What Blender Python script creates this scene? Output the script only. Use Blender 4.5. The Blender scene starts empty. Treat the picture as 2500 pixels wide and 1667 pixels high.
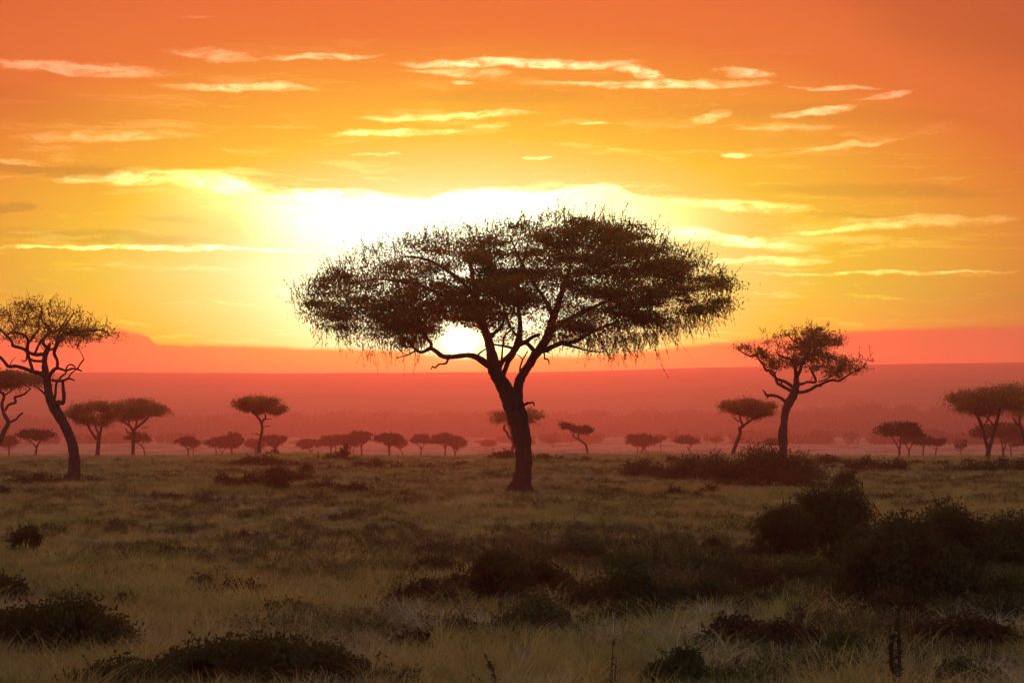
import bpy, math, random
import numpy as np
from mathutils import Vector

# ------------------------------------------------------------------ basics
scene = bpy.context.scene
COL = scene.collection
RNG = np.random.default_rng(7)
F = 5638.0          # focal length expressed in photograph pixels
CX, HY = 1250.0, 1040.0   # column of the optical axis, row of the level horizon
CAM_H = 2.45
SIG = 0.00050       # haze density
HAZE_TOP = 112.0
SUN_AZ = math.atan((1124 - CX) / F)
SUN_EL = math.atan((HY - 832) / F)

def P(px, py, Y):
    """a spot seen at (px, py) in the photograph, Y metres away"""
    return np.array([Y * (px - CX) / F, Y, CAM_H + Y * (HY - py) / F])

# ------------------------------------------------------------------ smooth lattice noise
def _h(ix, iy, seed):
    n = (ix.astype(np.int64) * 374761393 + iy.astype(np.int64) * 668265263 + seed * 1442695041) & 0x7fffffff
    n = ((n ^ (n >> 13)) * 1274126177) & 0x7fffffff
    return ((n ^ (n >> 16)) & 0xffff) / 65535.0
def vnoise(x, y, seed=0):
    x = np.asarray(x, float); y = np.asarray(y, float)
    ix = np.floor(x); iy = np.floor(y); fx = x - ix; fy = y - iy
    fx = fx * fx * (3 - 2 * fx); fy = fy * fy * (3 - 2 * fy)
    a = _h(ix, iy, seed); b = _h(ix + 1, iy, seed); c = _h(ix, iy + 1, seed); d = _h(ix + 1, iy + 1, seed)
    return (a * (1 - fx) + b * fx) * (1 - fy) + (c * (1 - fx) + d * fx) * fy
def fbm(x, y, seed=0, oct=4):
    t = 0; a = 0.5; s = 0
    for k in range(oct):
        t = t + a * vnoise(np.asarray(x) * 2 ** k, np.asarray(y) * 2 ** k, seed + k * 17); s += a; a *= 0.5
    return t / s

# ------------------------------------------------------------------ the lie of the land
_PY = np.log(np.array([20, 140, 165, 185, 300, 450, 600, 800, 1000, 1300, 1800, 2600, 4000, 9000.]))
_PD = np.array([690.6, 98.7, 87, 82, 81, 77, 65, 49, 39, 33, 28, 21, 14, 6.5])
def ground_z(X, Y):
    X = np.asarray(X, float); Y = np.asarray(Y, float)
    Ys = np.maximum(Y, 20)
    d = np.interp(np.log(Ys), _PY, _PD)
    z = np.where(Y > 140, CAM_H - d * Ys / F, 0.0)
    w = np.clip((Y - 5) / 60, 0.35, 1.0)
    und = (fbm(X / 9.0, Y / 14.0, 3) - 0.5) * 0.55 * w + (fbm(X / 2.2, Y / 2.6, 9, 3) - 0.5) * 0.16
    far = np.clip(Y / 900, 0, 1) * (fbm(X / 120, Y / 160, 21) - 0.5) * 3.0
    return z + und * np.clip(1.6 - Y / 400, 0.25, 1) + far

# ------------------------------------------------------------------ mesh building
def mesh_from(name, verts, quads=None, tris=None, smooth=True):
    me = bpy.data.meshes.new(name)
    verts = np.asarray(verts, np.float32).reshape(-1, 3)
    q = np.zeros((0, 4), np.int32) if quads is None or len(quads) == 0 else np.asarray(quads, np.int32).reshape(-1, 4)
    t = np.zeros((0, 3), np.int32) if tris is None or len(tris) == 0 else np.asarray(tris, np.int32).reshape(-1, 3)
    me.vertices.add(len(verts)); me.vertices.foreach_set('co', verts.ravel())
    loops = np.concatenate([q.ravel(), t.ravel()])
    me.loops.add(len(loops)); me.loops.foreach_set('vertex_index', loops)
    starts = np.concatenate([np.arange(len(q)) * 4, len(q) * 4 + np.arange(len(t)) * 3]).astype(np.int32)
    me.polygons.add(len(starts)); me.polygons.foreach_set('loop_start', starts)
    me.polygons.foreach_set('use_smooth', np.full(len(starts), bool(smooth)))
    me.update(calc_edges=True); me.validate()
    return me

class MB:
    def __init__(self): self.v = []; self.q = []; self.t = []; self.n = 0
    def add(self, v, q=None, t=None):
        v = np.asarray(v, float).reshape(-1, 3)
        if q is not None and len(q): self.q.append(np.asarray(q) + self.n)
        if t is not None and len(t): self.t.append(np.asarray(t) + self.n)
        self.v.append(v); self.n += len(v)
    def tube(self, pts, rad, sides=6, rough=0.0, rng=RNG, cap=True):
        pts = np.asarray(pts, float); rad = np.asarray(rad, float); n = len(pts)
        if n < 2: return
        tan = np.gradient(pts, axis=0); tan /= np.linalg.norm(tan, axis=1)[:, None] + 1e-9
        up = np.array([0, 1.0, 0]) if abs(tan[0][1]) < 0.9 else np.array([1.0, 0, 0])
        u = np.cross(tan[0], up); u /= np.linalg.norm(u) + 1e-9
        ang = np.linspace(0, 2 * math.pi, sides, endpoint=False); ca, sa = np.cos(ang), np.sin(ang)
        V = np.zeros((n, sides, 3)); ph = rng.uniform(0, 6.28, 3)
        if rough: rad = rad * (1 + 0.035 * np.sin(np.arange(n) * 1.1 + ph[0]) + 0.03 * np.sin(np.arange(n) * 2.3 + ph[1]))
        for i in range(n):
            u = u - tan[i] * np.dot(u, tan[i]); u /= np.linalg.norm(u) + 1e-9
            w = np.cross(tan[i], u)
            r = rad[i] * (1 + (rough * (rng.random(sides) - 0.5) if rough else 0))
            V[i] = pts[i] + (ca * r)[:, None] * u + (sa * r)[:, None] * w
        i = np.arange(n - 1)[:, None] * sides; j = np.arange(sides)[None]; k = (np.arange(sides) + 1)[None] % sides
        q = np.stack([i + j, i + k, i + sides + k, i + sides + j], -1).reshape(-1, 4)
        V = V.reshape(-1, 3); t = None
        if cap:
            V = np.vstack([V, pts[-1] + tan[-1] * rad[-1] * 0.6]); e = (n - 1) * sides
            t = np.stack([e + np.arange(sides), e + (np.arange(sides) + 1) % sides, np.full(sides, n * sides)], -1)
        self.add(V, q, t)
    def build(self, name, mat, parent=None, smooth=True):
        me = mesh_from(name, np.vstack(self.v), np.vstack(self.q) if self.q else None, np.vstack(self.t) if self.t else None, smooth)
        return link(name, me, mat, parent)

def build_pair(name, a, mat_a, b, mat_b, parent):
    """leaves and the fine wood that carries them, as one part with two materials"""
    n = sum(len(x) for x in a.q); a.v += b.v; a.q += [x + a.n for x in b.q]; a.n += b.n
    o = a.build(name, mat_a, parent, smooth=False); o.data.materials.append(mat_b)
    m = np.zeros(len(o.data.polygons), np.int32); m[n:] = 1; o.data.polygons.foreach_set('material_index', m); return o

def link(name, me, mat, parent=None):
    o = bpy.data.objects.new(name, me); COL.objects.link(o)
    if mat is not None and me is not None: me.materials.append(mat)
    if parent is not None: o.parent = parent
    return o
def thing(name, label, cat, loc, group=None):
    o = bpy.data.objects.new(name, None); COL.objects.link(o); o.location = Vector([float(c) for c in loc])
    o.empty_display_size = 0.5
    o['label'] = label; o['category'] = cat
    if group: o['group'] = group
    return o

def spline(pts, per=5):
    """Catmull-Rom through rows (x,y,z,r)"""
    p = np.asarray(pts, float)
    if len(p) < 3:
        t = np.linspace(0, 1, per + 1)[:, None]; return p[0] * (1 - t) + p[-1] * t
    e = np.vstack([2 * p[0] - p[1], p, 2 * p[-1] - p[-2]]); out = []
    for i in range(1, len(e) - 2):
        t = np.linspace(0, 1, per, endpoint=False)[:, None]
        a, b, c, d = e[i - 1], e[i], e[i + 1], e[i + 2]
        out.append(0.5 * (2 * b + (c - a) * t + (2 * a - 5 * b + 4 * c - d) * t ** 2 + (3 * b - a - 3 * c + d) * t ** 3))
    out.append(p[-1:]); out = np.vstack(out); out[:, 3] = np.maximum(out[:, 3], p[:, 3].min() * 0.8)
    return out

# ------------------------------------------------------------------ node helper
class NG:
    def __init__(s, tree): s.t = tree; s.n = tree.nodes; s.l = tree.links
    def put(s, sock, v):
        if hasattr(v, 'is_output'): s.l.new(v, sock)
        elif v is not None: sock.default_value = v
    def m(s, op, a, b=None, c=None, clamp=False):
        n = s.n.new('ShaderNodeMath'); n.operation = op; n.use_clamp = clamp
        for k, v in enumerate((a, b, c)):
            if v is not None: s.put(n.inputs[k], v)
        return n.outputs[0]
    def v(s, op, a, b=None, c=None):
        n = s.n.new('ShaderNodeVectorMath'); n.operation = op
        for k, x in enumerate((a, b, c)):
            if x is not None: s.put(n.inputs[k], x)
        return n.outputs['Value'] if op in ('LENGTH', 'DOT_PRODUCT', 'DISTANCE') else n.outputs[0]
    def scale(s, a, f):
        n = s.n.new('ShaderNodeVectorMath'); n.operation = 'SCALE'; s.put(n.inputs[0], a); s.put(n.inputs['Scale'], f); return n.outputs[0]
    def xyz(s, x, y, z=0.0):
        n = s.n.new('ShaderNodeCombineXYZ')
        for k, v in enumerate((x, y, z)): s.put(n.inputs[k], v)
        return n.outputs[0]
    def sep(s, v):
        n = s.n.new('ShaderNodeSeparateXYZ'); s.put(n.inputs[0], v); return n.outputs
    def rng(s, v, a, b, c, d, smooth=True):
        n = s.n.new('ShaderNodeMapRange'); n.interpolation_type = 'SMOOTHSTEP' if smooth else 'LINEAR'
        for k, x in enumerate((v, a, b, c, d)): s.put(n.inputs[k], x)
        return n.outputs[0]
    def noise(s, vec, scale=1.0, detail=4.0, rough=0.55, dist=0.0):
        n = s.n.new('ShaderNodeTexNoise'); s.put(n.inputs['Vector'], vec)
        n.inputs['Scale'].default_value = scale; n.inputs['Detail'].default_value = detail
        n.inputs['Roughness'].default_value = rough; n.inputs['Distortion'].default_value = dist
        return n.outputs[0]
    def ramp(s, fac, stops, interp='LINEAR'):
        n = s.n.new('ShaderNodeValToRGB'); s.put(n.inputs[0], fac); n.color_ramp.interpolation = interp
        el = n.color_ramp.elements
        while len(el) < len(stops): el.new(0.5)
        for e, (p, c) in zip(el, stops): e.position = p; e.color = (*c, 1)
        return n.outputs[0]
    def mix(s, f, a, b, mode='MIX'):
        n = s.n.new('ShaderNodeMix'); n.data_type = 'RGBA'; n.blend_type = mode
        s.put(n.inputs[0], f); s.put(n.inputs[6], a if hasattr(a, 'is_output') else (*a, 1)); s.put(n.inputs[7], b if hasattr(b, 'is_output') else (*b, 1))
        return n.outputs[2]

def lin(r, g, b):
    f = lambda c: (c / 255 / 12.92) if c <= 10 else ((c / 255 + 0.055) / 1.055) ** 2.4
    return (f(r), f(g), f(b))
HZ = (2.1, 0.30, 0.12)
BANK_FAR = (0.0, 0.17, 0.05)
BANK_NEAR = (0.9, 1.1, 0.06)
NISH = 0.006
HAZE_COL = (0.60, 0.305, 0.37)
HAZE_G = 0.76
SUN_COL = (0.60, 0.100, 0.026)
DUSK0 = (0.85, 0.46, 0.24)
DUSK1 = (0.80, 0.53, 0.38)
DUSK2 = (0.62, 0.56, 0.62)
# ------------------------------------------------------------------ camera
cam = bpy.data.cameras.new('camera'); camo = bpy.data.objects.new('camera', cam); COL.objects.link(camo)
camo.location = (0, 0, CAM_H); camo.rotation_euler = (math.radians(90), 0, 0)
cam.sensor_width = 36; cam.lens = 36 * F / 2500; cam.shift_y = (HY - 833.5) / 2500
cam.clip_start = 0.5; cam.clip_end = 30000
scene.camera = camo

# ------------------------------------------------------------------ sun
sd = Vector((math.sin(SUN_AZ) * math.cos(SUN_EL), math.cos(SUN_AZ) * math.cos(SUN_EL), math.sin(SUN_EL)))
sun = bpy.data.lights.new('sun', 'SUN'); suno = bpy.data.objects.new('sun', sun); COL.objects.link(suno)
sun.energy = 4.6; sun.angle = math.radians(0.5); sun.color = SUN_COL
suno.rotation_euler = (-sd).to_track_quat('-Z', 'Y').to_euler(); suno.location = (0, 0, 120)

# ------------------------------------------------------------------ sunset sky
world = bpy.data.worlds.new('World'); scene.world = world; world.use_nodes = True
wt = world.node_tree; wt.nodes.clear(); g = NG(wt)
tc = wt.nodes.new('ShaderNodeTexCoord'); D = tc.outputs['Generated']
dx, dy, dz = g.sep(D)
U = g.m('MULTIPLY', g.m('ARCTAN2', dx, dy), F)            # bearing and height in units of the photograph's scale
V = g.m('MULTIPLY', g.m('ARCSINE', dz), F)
def UV(px, py): return F * math.atan((px - CX) / F), F * math.atan((HY - py) / F)
q = g.xyz(U, V, 0.0)
# glow round the sun
u0, v0 = UV(1120, 660)
r = g.v('LENGTH', g.v('MULTIPLY', g.v('SUBTRACT', q, (u0, v0, 0)), (1 / 1500, 1 / 545, 0)))
wob = g.m('SUBTRACT', g.noise(g.v('MULTIPLY', q, (1 / 900, 1 / 260, 0)), 1.0, 4.0, 0.5), 0.5)
rw = g.m('MULTIPLY', g.m('ADD', r, g.m('MULTIPLY', wob, 0.16)), 0.25)
base = g.ramp(rw, [(0.0, lin(255, 246, 200)), (0.055, lin(254, 236, 172)), (0.10, lin(250, 212, 112)), (0.15, lin(246, 188, 48)),
                   (0.21, lin(238, 148, 46)), (0.265, lin(229, 112, 48)), (0.35, lin(222, 98, 48)), (0.45, lin(205, 92, 52)), (1.0, lin(205, 96, 60))])
ca_ = g.m('MULTIPLY', g.m('SUBTRACT', 1.0, g.v('DOT_PRODUCT', D, tuple(sd))), 0.5)      # 0 at the sun, 1 opposite
base = g.mix(g.rng(rw, 0.40, 0.60, 0.0, 1.0), base, g.ramp(ca_, [(0.0, DUSK0), (0.06, DUSK0), (0.25, DUSK1), (0.6, DUSK2), (1.0, DUSK2)]))
rc_ = g.v('LENGTH', g.v('MULTIPLY', g.v('SUBTRACT', q, (*UV(1115, 700), 0)), (1 / 1500, 1 / 700, 0)))
core = g.m('MULTIPLY', g.m('EXPONENT', g.m('MULTIPLY', g.m('POWER', g.m('DIVIDE', rc_, 0.24), 1.7), -1.0)), 0.8)
col = g.v('ADD', base, g.scale((1.0, 0.93, 0.72), core))
# streaked cloud: warp the sheet, then lay soft ellipses and stretched noise on it
w1 = g.noise(g.v('MULTIPLY', q, (1 / 170, 1 / 60, 0)), 1.0, 6.0, 0.62)
w2 = g.noise(g.v('MULTIPLY_ADD', q, (1 / 190, 1 / 70, 0), (37.3, 11.9, 4.0)), 1.0, 6.0, 0.62)
q2 = g.v('ADD', q, g.xyz(g.m('MULTIPLY', g.m('SUBTRACT', w1, 0.5), 210.0), g.m('MULTIPLY', g.m('SUBTRACT', w2, 0.5), 52.0), 0.0))
def shear(k):
    x, y, z = g.sep(q2); return g.xyz(x, g.m('SUBTRACT', y, g.m('MULTIPLY', x, k)), 0.0)
SH = {0.0: q2}
def streak(x0, x1, y0, y1, th, amp):
    """bright sheet of cloud from (x0,y0) to (x1,y1)"""
    a, b = UV(x0, y0), UV(x1, y1); k = round((b[1] - a[1]) / (b[0] - a[0]) / 0.04) * 0.04
    if k not in SH: SH[k] = shear(k)
    mx, my = (a[0] + b[0]) / 2, (a[1] + b[1]) / 2; L = (b[0] - a[0]) / 2 * 1.15
    d = g.v('LENGTH', g.v('MULTIPLY_ADD', SH[k], (1 / L, 1 / th, 0), (-mx / L, -(my - k * mx) / th, 0)))
    return g.rng(d, 1.0, 0.35, 0.0, amp)
ST = [(960, 1560, 152, 160, 15, .9), (980, 1250, 172, 182, 11, .45), (650, 930, 148, 137, 11, .55), (400, 800, 222, 214, 13, .55), (-60, 430, 176, 192, 20, .35),
      (400, 640, 132, 148, 18, .3), (1300, 1890, 205, 210, 11, .7), (1480, 1640, 160, 195, 17, .7), (1750, 1880, 178, 190, 14, .55), (1930, 2130, 222, 228, 8, .45),
      (850, 1330, 292, 272, 13, .6), (790, 1130, 333, 318, 12, .75), (1140, 1260, 312, 300, 9, .35), (1380, 1490, 304, 303, 5, .4), (1690, 1810, 302, 278, 18, .4),
      (1890, 2120, 296, 268, 15, .55), (2080, 2240, 256, 228, 10, .3), (1760, 1850, 378, 380, 9, .8), (1920, 2200, 380, 345, 9, .3), (1770, 2060, 318, 320, 10, .2),
      (20, 500, 350, 338, 18, .25), (860, 990, 378, 378, 5, .35), (1290, 1340, 382, 382, 6, .4), (120, 640, 448, 428, 22, .55), (400, 660, 448, 460, 26, .9),
      (620, 1000, 474, 486, 20, 1.1), (-60, 800, 607, 616, 7, .8), (700, 900, 545, 550, 9, .4), (1600, 2000, 490, 520, 18, .4), (1560, 1980, 565, 608, 20, .7),
      (1900, 2300, 575, 548, 11, .45), (1820, 2500, 672, 672, 6, .35), (1700, 2020, 640, 640, 14, .4), (2000, 2500, 545, 548, 15, .25), (420, 520, 58, 50, 7, .1),
      (1100, 1160, 200, 203, 8, .5), (-20, 130, 408, 408, 8, .3)]
cl = None
for s in ST:
    m = streak(*s); cl = m if cl is None else g.m('MAXIMUM', cl, m)
fine = g.noise(g.v('MULTIPLY', q2, (1 / 300, 1 / 34, 0)), 1.0, 5.0, 0.6)
fine2 = g.noise(g.v('MULTIPLY_ADD', q2, (1 / 620, 1 / 46, 0), (9.1, 3.7, 1.0)), 1.0, 7.0, 0.68)
veil = g.m('ADD', g.m('MULTIPLY', g.rng(fine, 0.55, 0.68, 0.0, 0.11), g.rng(r, 1.25, 0.6, 0.0, 1.0)), g.m('MULTIPLY', g.rng(fine2, 0.57, 0.67, 0.0, 0.17), g.rng(r, 1.2, 0.5, 0.0, 1.0)))
tex = g.rng(g.noise(g.v('MULTIPLY', q2, (1 / 60, 1 / 16, 0)), 1.0, 5.0, 0.65), 0.34, 0.6, 0.25, 1.15)
cl = g.m('ADD', g.m('MULTIPLY', cl, tex), veil)
# the broad lit deck that closes the glow on top, with its wavy upper edge
def curve(pts, x0, x1, vmax):
    n = wt.nodes.new('ShaderNodeFloatCurve'); cv = n.mapping.curves[0]
    P_ = [((x - x0) / (x1 - x0), (HY - y) / vmax) for x, y in pts]
    while len(cv.points) < len(P_): cv.points.new(0.5, 0.5)
    for c, (a_, b_) in zip(cv.points, P_): c.location = (a_, b_); c.handle_type = 'AUTO_CLAMPED'
    n.mapping.update(); g.put(n.inputs['Value'], g.m('DIVIDE', g.m('ADD', g.m('ADD', U, CX), -x0), x1 - x0, clamp=True)); g.put(n.inputs['Factor'], 1.0)
    return g.m('MULTIPLY', n.outputs[0], vmax)
dt_ = curve([(-300, 470), (100, 456), (300, 446), (420, 432), (560, 438), (640, 470), (740, 485), (900, 487), (1040, 483), (1110, 466), (1180, 462), (1300, 468), (1400, 456), (1480, 452), (1560, 478), (1650, 488), (1760, 486), (1900, 500), (2100, 520), (2800, 540)], -300, 2800, 700)
dj = g.m('SUBTRACT', g.noise(g.v('MULTIPLY', q, (1 / 55, 1 / 26, 0)), 1.0, 5.0, 0.62), 0.5)
dv_ = g.m('SUBTRACT', g.m('ADD', dt_, g.m('MULTIPLY', dj, 26.0)), V)      # how far below the deck's edge
hz_ = g.rng(g.m('ABSOLUTE', g.m('SUBTRACT', g.m('ADD', U, CX), 1060.0)), 200.0, 820.0, 1.0, 0.0)
deck = g.m('MULTIPLY', g.m('MULTIPLY', g.rng(dv_, -3.0, 9.0, 0.0, 1.0), g.rng(dv_, 14.0, 150.0, 1.0, 0.12)), g.m('MULTIPLY', hz_, 0.85))
cl = g.m('ADD', cl, deck)
dk = None
for s in [(-80, 420, 415, 438, 22, .2), (-60, 110, 520, 522, 14, .2), (-60, 560, 575, 596, 22, .16), (300, 520, 540, 543, 8, .12), (1780, 2500, 452, 492, 24, .12), (1900, 2250, 528, 540, 10, .12), (1000, 1500, 236, 240, 26, .08), (1950, 2800, -60, 130, 190, .16), (-300, 420, 250, 300, 60, .07), (1500, 2500, 270, 300, 34, .08)]:
    m = streak(*s); dk = m if dk is None else g.m('MAXIMUM', dk, m)
col = g.scale(col, g.m('SUBTRACT', 1.0, dk))
col = g.v('ADD', col, g.v('MULTIPLY', g.scale(g.v('ADD', col, (0.35, 0.37, 0.24)), cl), (1.0, 1.3, 1.5)))
# what the low haze takes from the sky has to be there above it
T = g.m('EXPONENT', g.m('DIVIDE', -SIG * (HAZE_TOP - CAM_H), g.m('MAXIMUM', dz, 0.004)))
GLOWF = g.rng(g.v('LENGTH', g.v('SUBTRACT', q, (*UV(1124, 832), 0))), 0.0, 1500.0, 1.0, 0.62)
skyc = g.v('SUBTRACT', col, g.scale(HZ, g.m('MULTIPLY', g.m('SUBTRACT', 1.0, T), GLOWF)))
skyc = g.v('DIVIDE', skyc, g.v('ADD', (0, 0, 0), g.xyz(g.m('MAXIMUM', T, 0.1), g.m('MAXIMUM', T, 0.1), g.m('MAXIMUM', T, 0.1))))
skyc = g.v('MAXIMUM', skyc, (0, 0, 0))
# bank of cloud lying along the horizon
ux = g.m('ADD', U, CX)
fc = wt.nodes.new('ShaderNodeFloatCurve'); cv = fc.mapping.curves[0]
BK = [(-600, 800), (0, 822), (250, 824), (285, 816), (305, 808), (330, 811), (352, 814), (372, 824), (392, 842), (600, 844), (760, 850), (980, 856), (1150, 874), (1300, 868), (1420, 868), (1560, 858), (1700, 842), (1850, 828), (2050, 812), (2300, 803), (2500, 799), (3100, 780)]
pts = [((x + 600) / 3700, (HY - y) / 400) for x, y in BK]
while len(cv.points) < len(pts): cv.points.new(0.5, 0.5)
for c, (a, b) in zip(cv.points, pts): c.location = (a, b); c.handle_type = 'AUTO_CLAMPED'
fc.mapping.update()
g.put(fc.inputs['Value'], g.m('DIVIDE', g.m('ADD', ux, 600.0), 3700.0, clamp=True)); g.put(fc.inputs['Factor'], 1.0)
top = g.m('MULTIPLY', fc.outputs[0], 400.0)
edge = g.m('ADD', g.m('SUBTRACT', V, top), g.m('MULTIPLY', g.m('SUBTRACT', g.noise(g.v('MULTIPLY', q, (1 / 60, 1 / 34, 0)), 1.0, 6.0, 0.65), 0.5), g.rng(g.m('ABSOLUTE', g.m('SUBTRACT', ux, 320.0)), 90.0, 260.0, 26.0, 9.0)))
inb = g.rng(edge, 6.0, -9.0, 0.0, 1.0)
bankc = g.mix(g.rng(g.v('LENGTH', g.v('MULTIPLY', g.v('SUBTRACT', q, (*UV(1110, 850), 0)), (1 / 1000, 1 / 240, 0))), 0.1, 1.0, 1.0, 0.0), BANK_FAR, BANK_NEAR)
skyc = g.mix(inb, skyc, bankc)
# the sun's disc
ang = g.v('DISTANCE', D, tuple(sd))
disc = g.m('ADD', g.rng(ang, 0.0085, 0.0055, 0.0, 9.0), g.m('MULTIPLY', g.m('EXPONENT', g.m('DIVIDE', ang, -0.011)), 2.5))
skyc = g.v('ADD', skyc, g.scale((1.0, 0.80, 0.36), disc))
# overhead and behind the viewer: quiet dusk
ns = wt.nodes.new('ShaderNodeTexSky'); ns.sky_type = 'NISHITA'; ns.sun_disc = False; ns.sun_elevation = SUN_EL; ns.sun_rotation = SUN_AZ; ns.dust_density = 3.0
skyc = g.v('ADD', skyc, g.v('MULTIPLY', ns.outputs[0], (NISH, NISH, NISH)))
bg = wt.nodes.new('ShaderNodeBackground'); g.put(bg.inputs[0], skyc); bg.inputs[1].default_value = 1.0
wo = wt.nodes.new('ShaderNodeOutputWorld'); wt.links.new(bg.outputs[0], wo.inputs[0])

scene.view_settings.view_transform = 'Standard'; scene.view_settings.look = 'None'
scene.view_settings.exposure = 0; scene.view_settings.gamma = 1
scene.cycles.max_bounces = 6; scene.cycles.transparent_max_bounces = 4; scene.cycles.volume_bounces = 1
scene.cycles.diffuse_bounces = 3; scene.cycles.use_denoising = True; scene.cycles.sample_clamp_indirect = 6
# ------------------------------------------------------------------ materials
def new_mat(name):
    m = bpy.data.materials.new(name); m.use_nodes = True; m.node_tree.nodes.clear(); return m, NG(m.node_tree)
def out_surf(m, g, sock):
    o = m.node_tree.nodes.new('ShaderNodeOutputMaterial'); g.l.new(sock, o.inputs['Surface']); return o
def princ(g, col, rough=0.9, normal=None, spec=0.2):
    b = g.n.new('ShaderNodeBsdfPrincipled'); g.put(b.inputs['Base Color'], col if hasattr(col, 'is_output') else (*col, 1))
    b.inputs['Roughness'].default_value = rough; b.inputs['Specular IOR Level'].default_value = spec
    if normal: g.l.new(normal, b.inputs['Normal'])
    return b.outputs[0]
def bump(g, h, strength=0.5, dist=0.05):
    n = g.n.new('ShaderNodeBump'); n.inputs['Strength'].default_value = strength; n.inputs['Distance'].default_value = dist
    g.put(n.inputs['Height'], h); return n.outputs[0]
def pos(g):
    return g.n.new('ShaderNodeNewGeometry').outputs['Position']
def objrand(g):
    return g.n.new('ShaderNodeObjectInfo').outputs['Random']

def mat_leaf(name, ca, cb, trans, tmix=0.4):
    m, g = new_mat(name)
    n = g.noise(pos(g), 1.7, 3.0, 0.6)
    c = g.mix(g.rng(n, 0.35, 0.65, 0, 1), ca, cb)
    d = g.n.new('ShaderNodeBsdfDiffuse'); g.put(d.inputs[0], c)
    t = g.n.new('ShaderNodeBsdfTranslucent'); t.inputs[0].default_value = (*trans, 1)
    x = g.n.new('ShaderNodeMixShader'); x.inputs[0].default_value = tmix
    g.l.new(d.outputs[0], x.inputs[1]); g.l.new(t.outputs[0], x.inputs[2]); out_surf(m, g, x.outputs[0]); return m
M_LEAF = mat_leaf('acacia_leaf', (0.030, 0.015, 0.007), (0.055, 0.026, 0.010), (0.42, 0.20, 0.05), 0.5)
M_FARLEAF = mat_leaf('distant_leaf', (0.026, 0.018, 0.009), (0.038, 0.025, 0.011), (0.05, 0.035, 0.012), 0.25)
M_WOOD = mat_leaf('woodland_leaf', (0.03, 0.03, 0.014), (0.042, 0.04, 0.017), (0.02, 0.015, 0.006), 0.1)
M_SHRUB = mat_leaf('shrub_leaf', (0.016, 0.017, 0.008), (0.046, 0.042, 0.016), (0.06, 0.045, 0.016), 0.3)
M_RUST = mat_leaf('rusty_shrub_leaf', (0.034, 0.019, 0.011), (0.060, 0.032, 0.015), (0.05, 0.026, 0.01), 0.25)
M_GREENB = mat_leaf('green_shrub_leaf', (0.022, 0.030, 0.012), (0.052, 0.056, 0.018), (0.05, 0.042, 0.014), 0.3)

def mat_bark(name, c0, c1):
    m, g = new_mat(name); p = pos(g)
    n = g.noise(g.v('MULTIPLY', p, (9, 9, 1.6)), 1.0, 6.0, 0.65)
    h = g.noise(g.v('MULTIPLY', p, (22, 22, 3.5)), 1.0, 5.0, 0.7)
    out_surf(m, g, princ(g, g.mix(g.rng(n, 0.3, 0.7, 0, 1), c0, c1), 0.95, bump(g, h, 0.9, 0.06), 0.1)); return m
M_BARK = mat_bark('bark', (0.024, 0.012, 0.009), (0.052, 0.025, 0.018))

def mat_grass(name, ca, cb, cc, tmix):
    m, g = new_mat(name); p = pos(g)
    n = g.noise(p, 0.45, 4.0, 0.6); n2 = g.noise(g.v('ADD', p, (50, 20, 0)), 0.12, 3.0, 0.5)
    c = g.mix(g.rng(n, 0.36, 0.64, 0, 1), ca, cb); c = g.mix(g.rng(n2, 0.42, 0.62, 0, 0.8), c, cc)
    c = g.scale(c, g.rng(objrand(g), 0, 1, 0.6, 1.35, False))
    d = g.n.new('ShaderNodeBsdfDiffuse'); g.put(d.inputs[0], c)
    t = g.n.new('ShaderNodeBsdfTranslucent'); g.put(t.inputs[0], c)
    x = g.n.new('ShaderNodeMixShader'); x.inputs[0].default_value = tmix
    g.l.new(d.outputs[0], x.inputs[1]); g.l.new(t.outputs[0], x.inputs[2]); out_surf(m, g, x.outputs[0]); return m
M_GRASS = mat_grass('green_grass', (0.135, 0.135, 0.042), (0.36, 0.235, 0.085), (0.29, 0.18, 0.065), 0.5)
M_DRY = mat_grass('dry_grass', (0.34, 0.25, 0.20), (0.46, 0.34, 0.30), (0.30, 0.22, 0.14), 0.4)
M_SCRUB = mat_grass('undergrowth_leaf', (0.030, 0.029, 0.012), (0.115, 0.070, 0.030), (0.075, 0.070, 0.024), 0.35)
M_STRAW = mat_grass('bleached_straw', (0.40, 0.32, 0.24), (0.34, 0.26, 0.18), (0.36, 0.28, 0.18), 0.3)

# ------------------------------------------------------------------ ground, hills
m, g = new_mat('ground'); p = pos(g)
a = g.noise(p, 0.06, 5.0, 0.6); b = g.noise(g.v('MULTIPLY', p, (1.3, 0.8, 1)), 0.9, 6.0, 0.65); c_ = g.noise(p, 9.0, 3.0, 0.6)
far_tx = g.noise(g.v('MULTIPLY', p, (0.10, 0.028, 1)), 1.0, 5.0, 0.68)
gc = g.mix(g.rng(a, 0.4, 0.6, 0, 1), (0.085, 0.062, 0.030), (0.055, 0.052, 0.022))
gc = g.mix(g.rng(b, 0.42, 0.62, 0, 0.85), gc, (0.15, 0.105, 0.05))
gc = g.mix(g.rng(g.sep(p)[1], 190.0, 330.0, 0, 1), gc, (0.24, 0.145, 0.10))      # dry plain beyond the crest, paled to paint lying mist into its colour
gc = g.mix(g.rng(far_tx, 0.47, 0.60, 0, 0.85), gc, (0.06, 0.042, 0.024))
gc = g.mix(g.rng(c_, 0.52, 0.7, 0, 0.6), gc, (0.04, 0.034, 0.02))
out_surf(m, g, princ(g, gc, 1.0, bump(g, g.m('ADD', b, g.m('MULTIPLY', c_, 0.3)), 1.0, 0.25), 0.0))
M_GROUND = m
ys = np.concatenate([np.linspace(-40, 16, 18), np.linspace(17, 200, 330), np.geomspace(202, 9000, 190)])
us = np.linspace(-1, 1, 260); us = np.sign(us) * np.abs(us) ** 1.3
YY, UU = np.meshgrid(ys, us, indexing='ij'); XX = UU * (45 + 0.62 * np.abs(YY))
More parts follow.
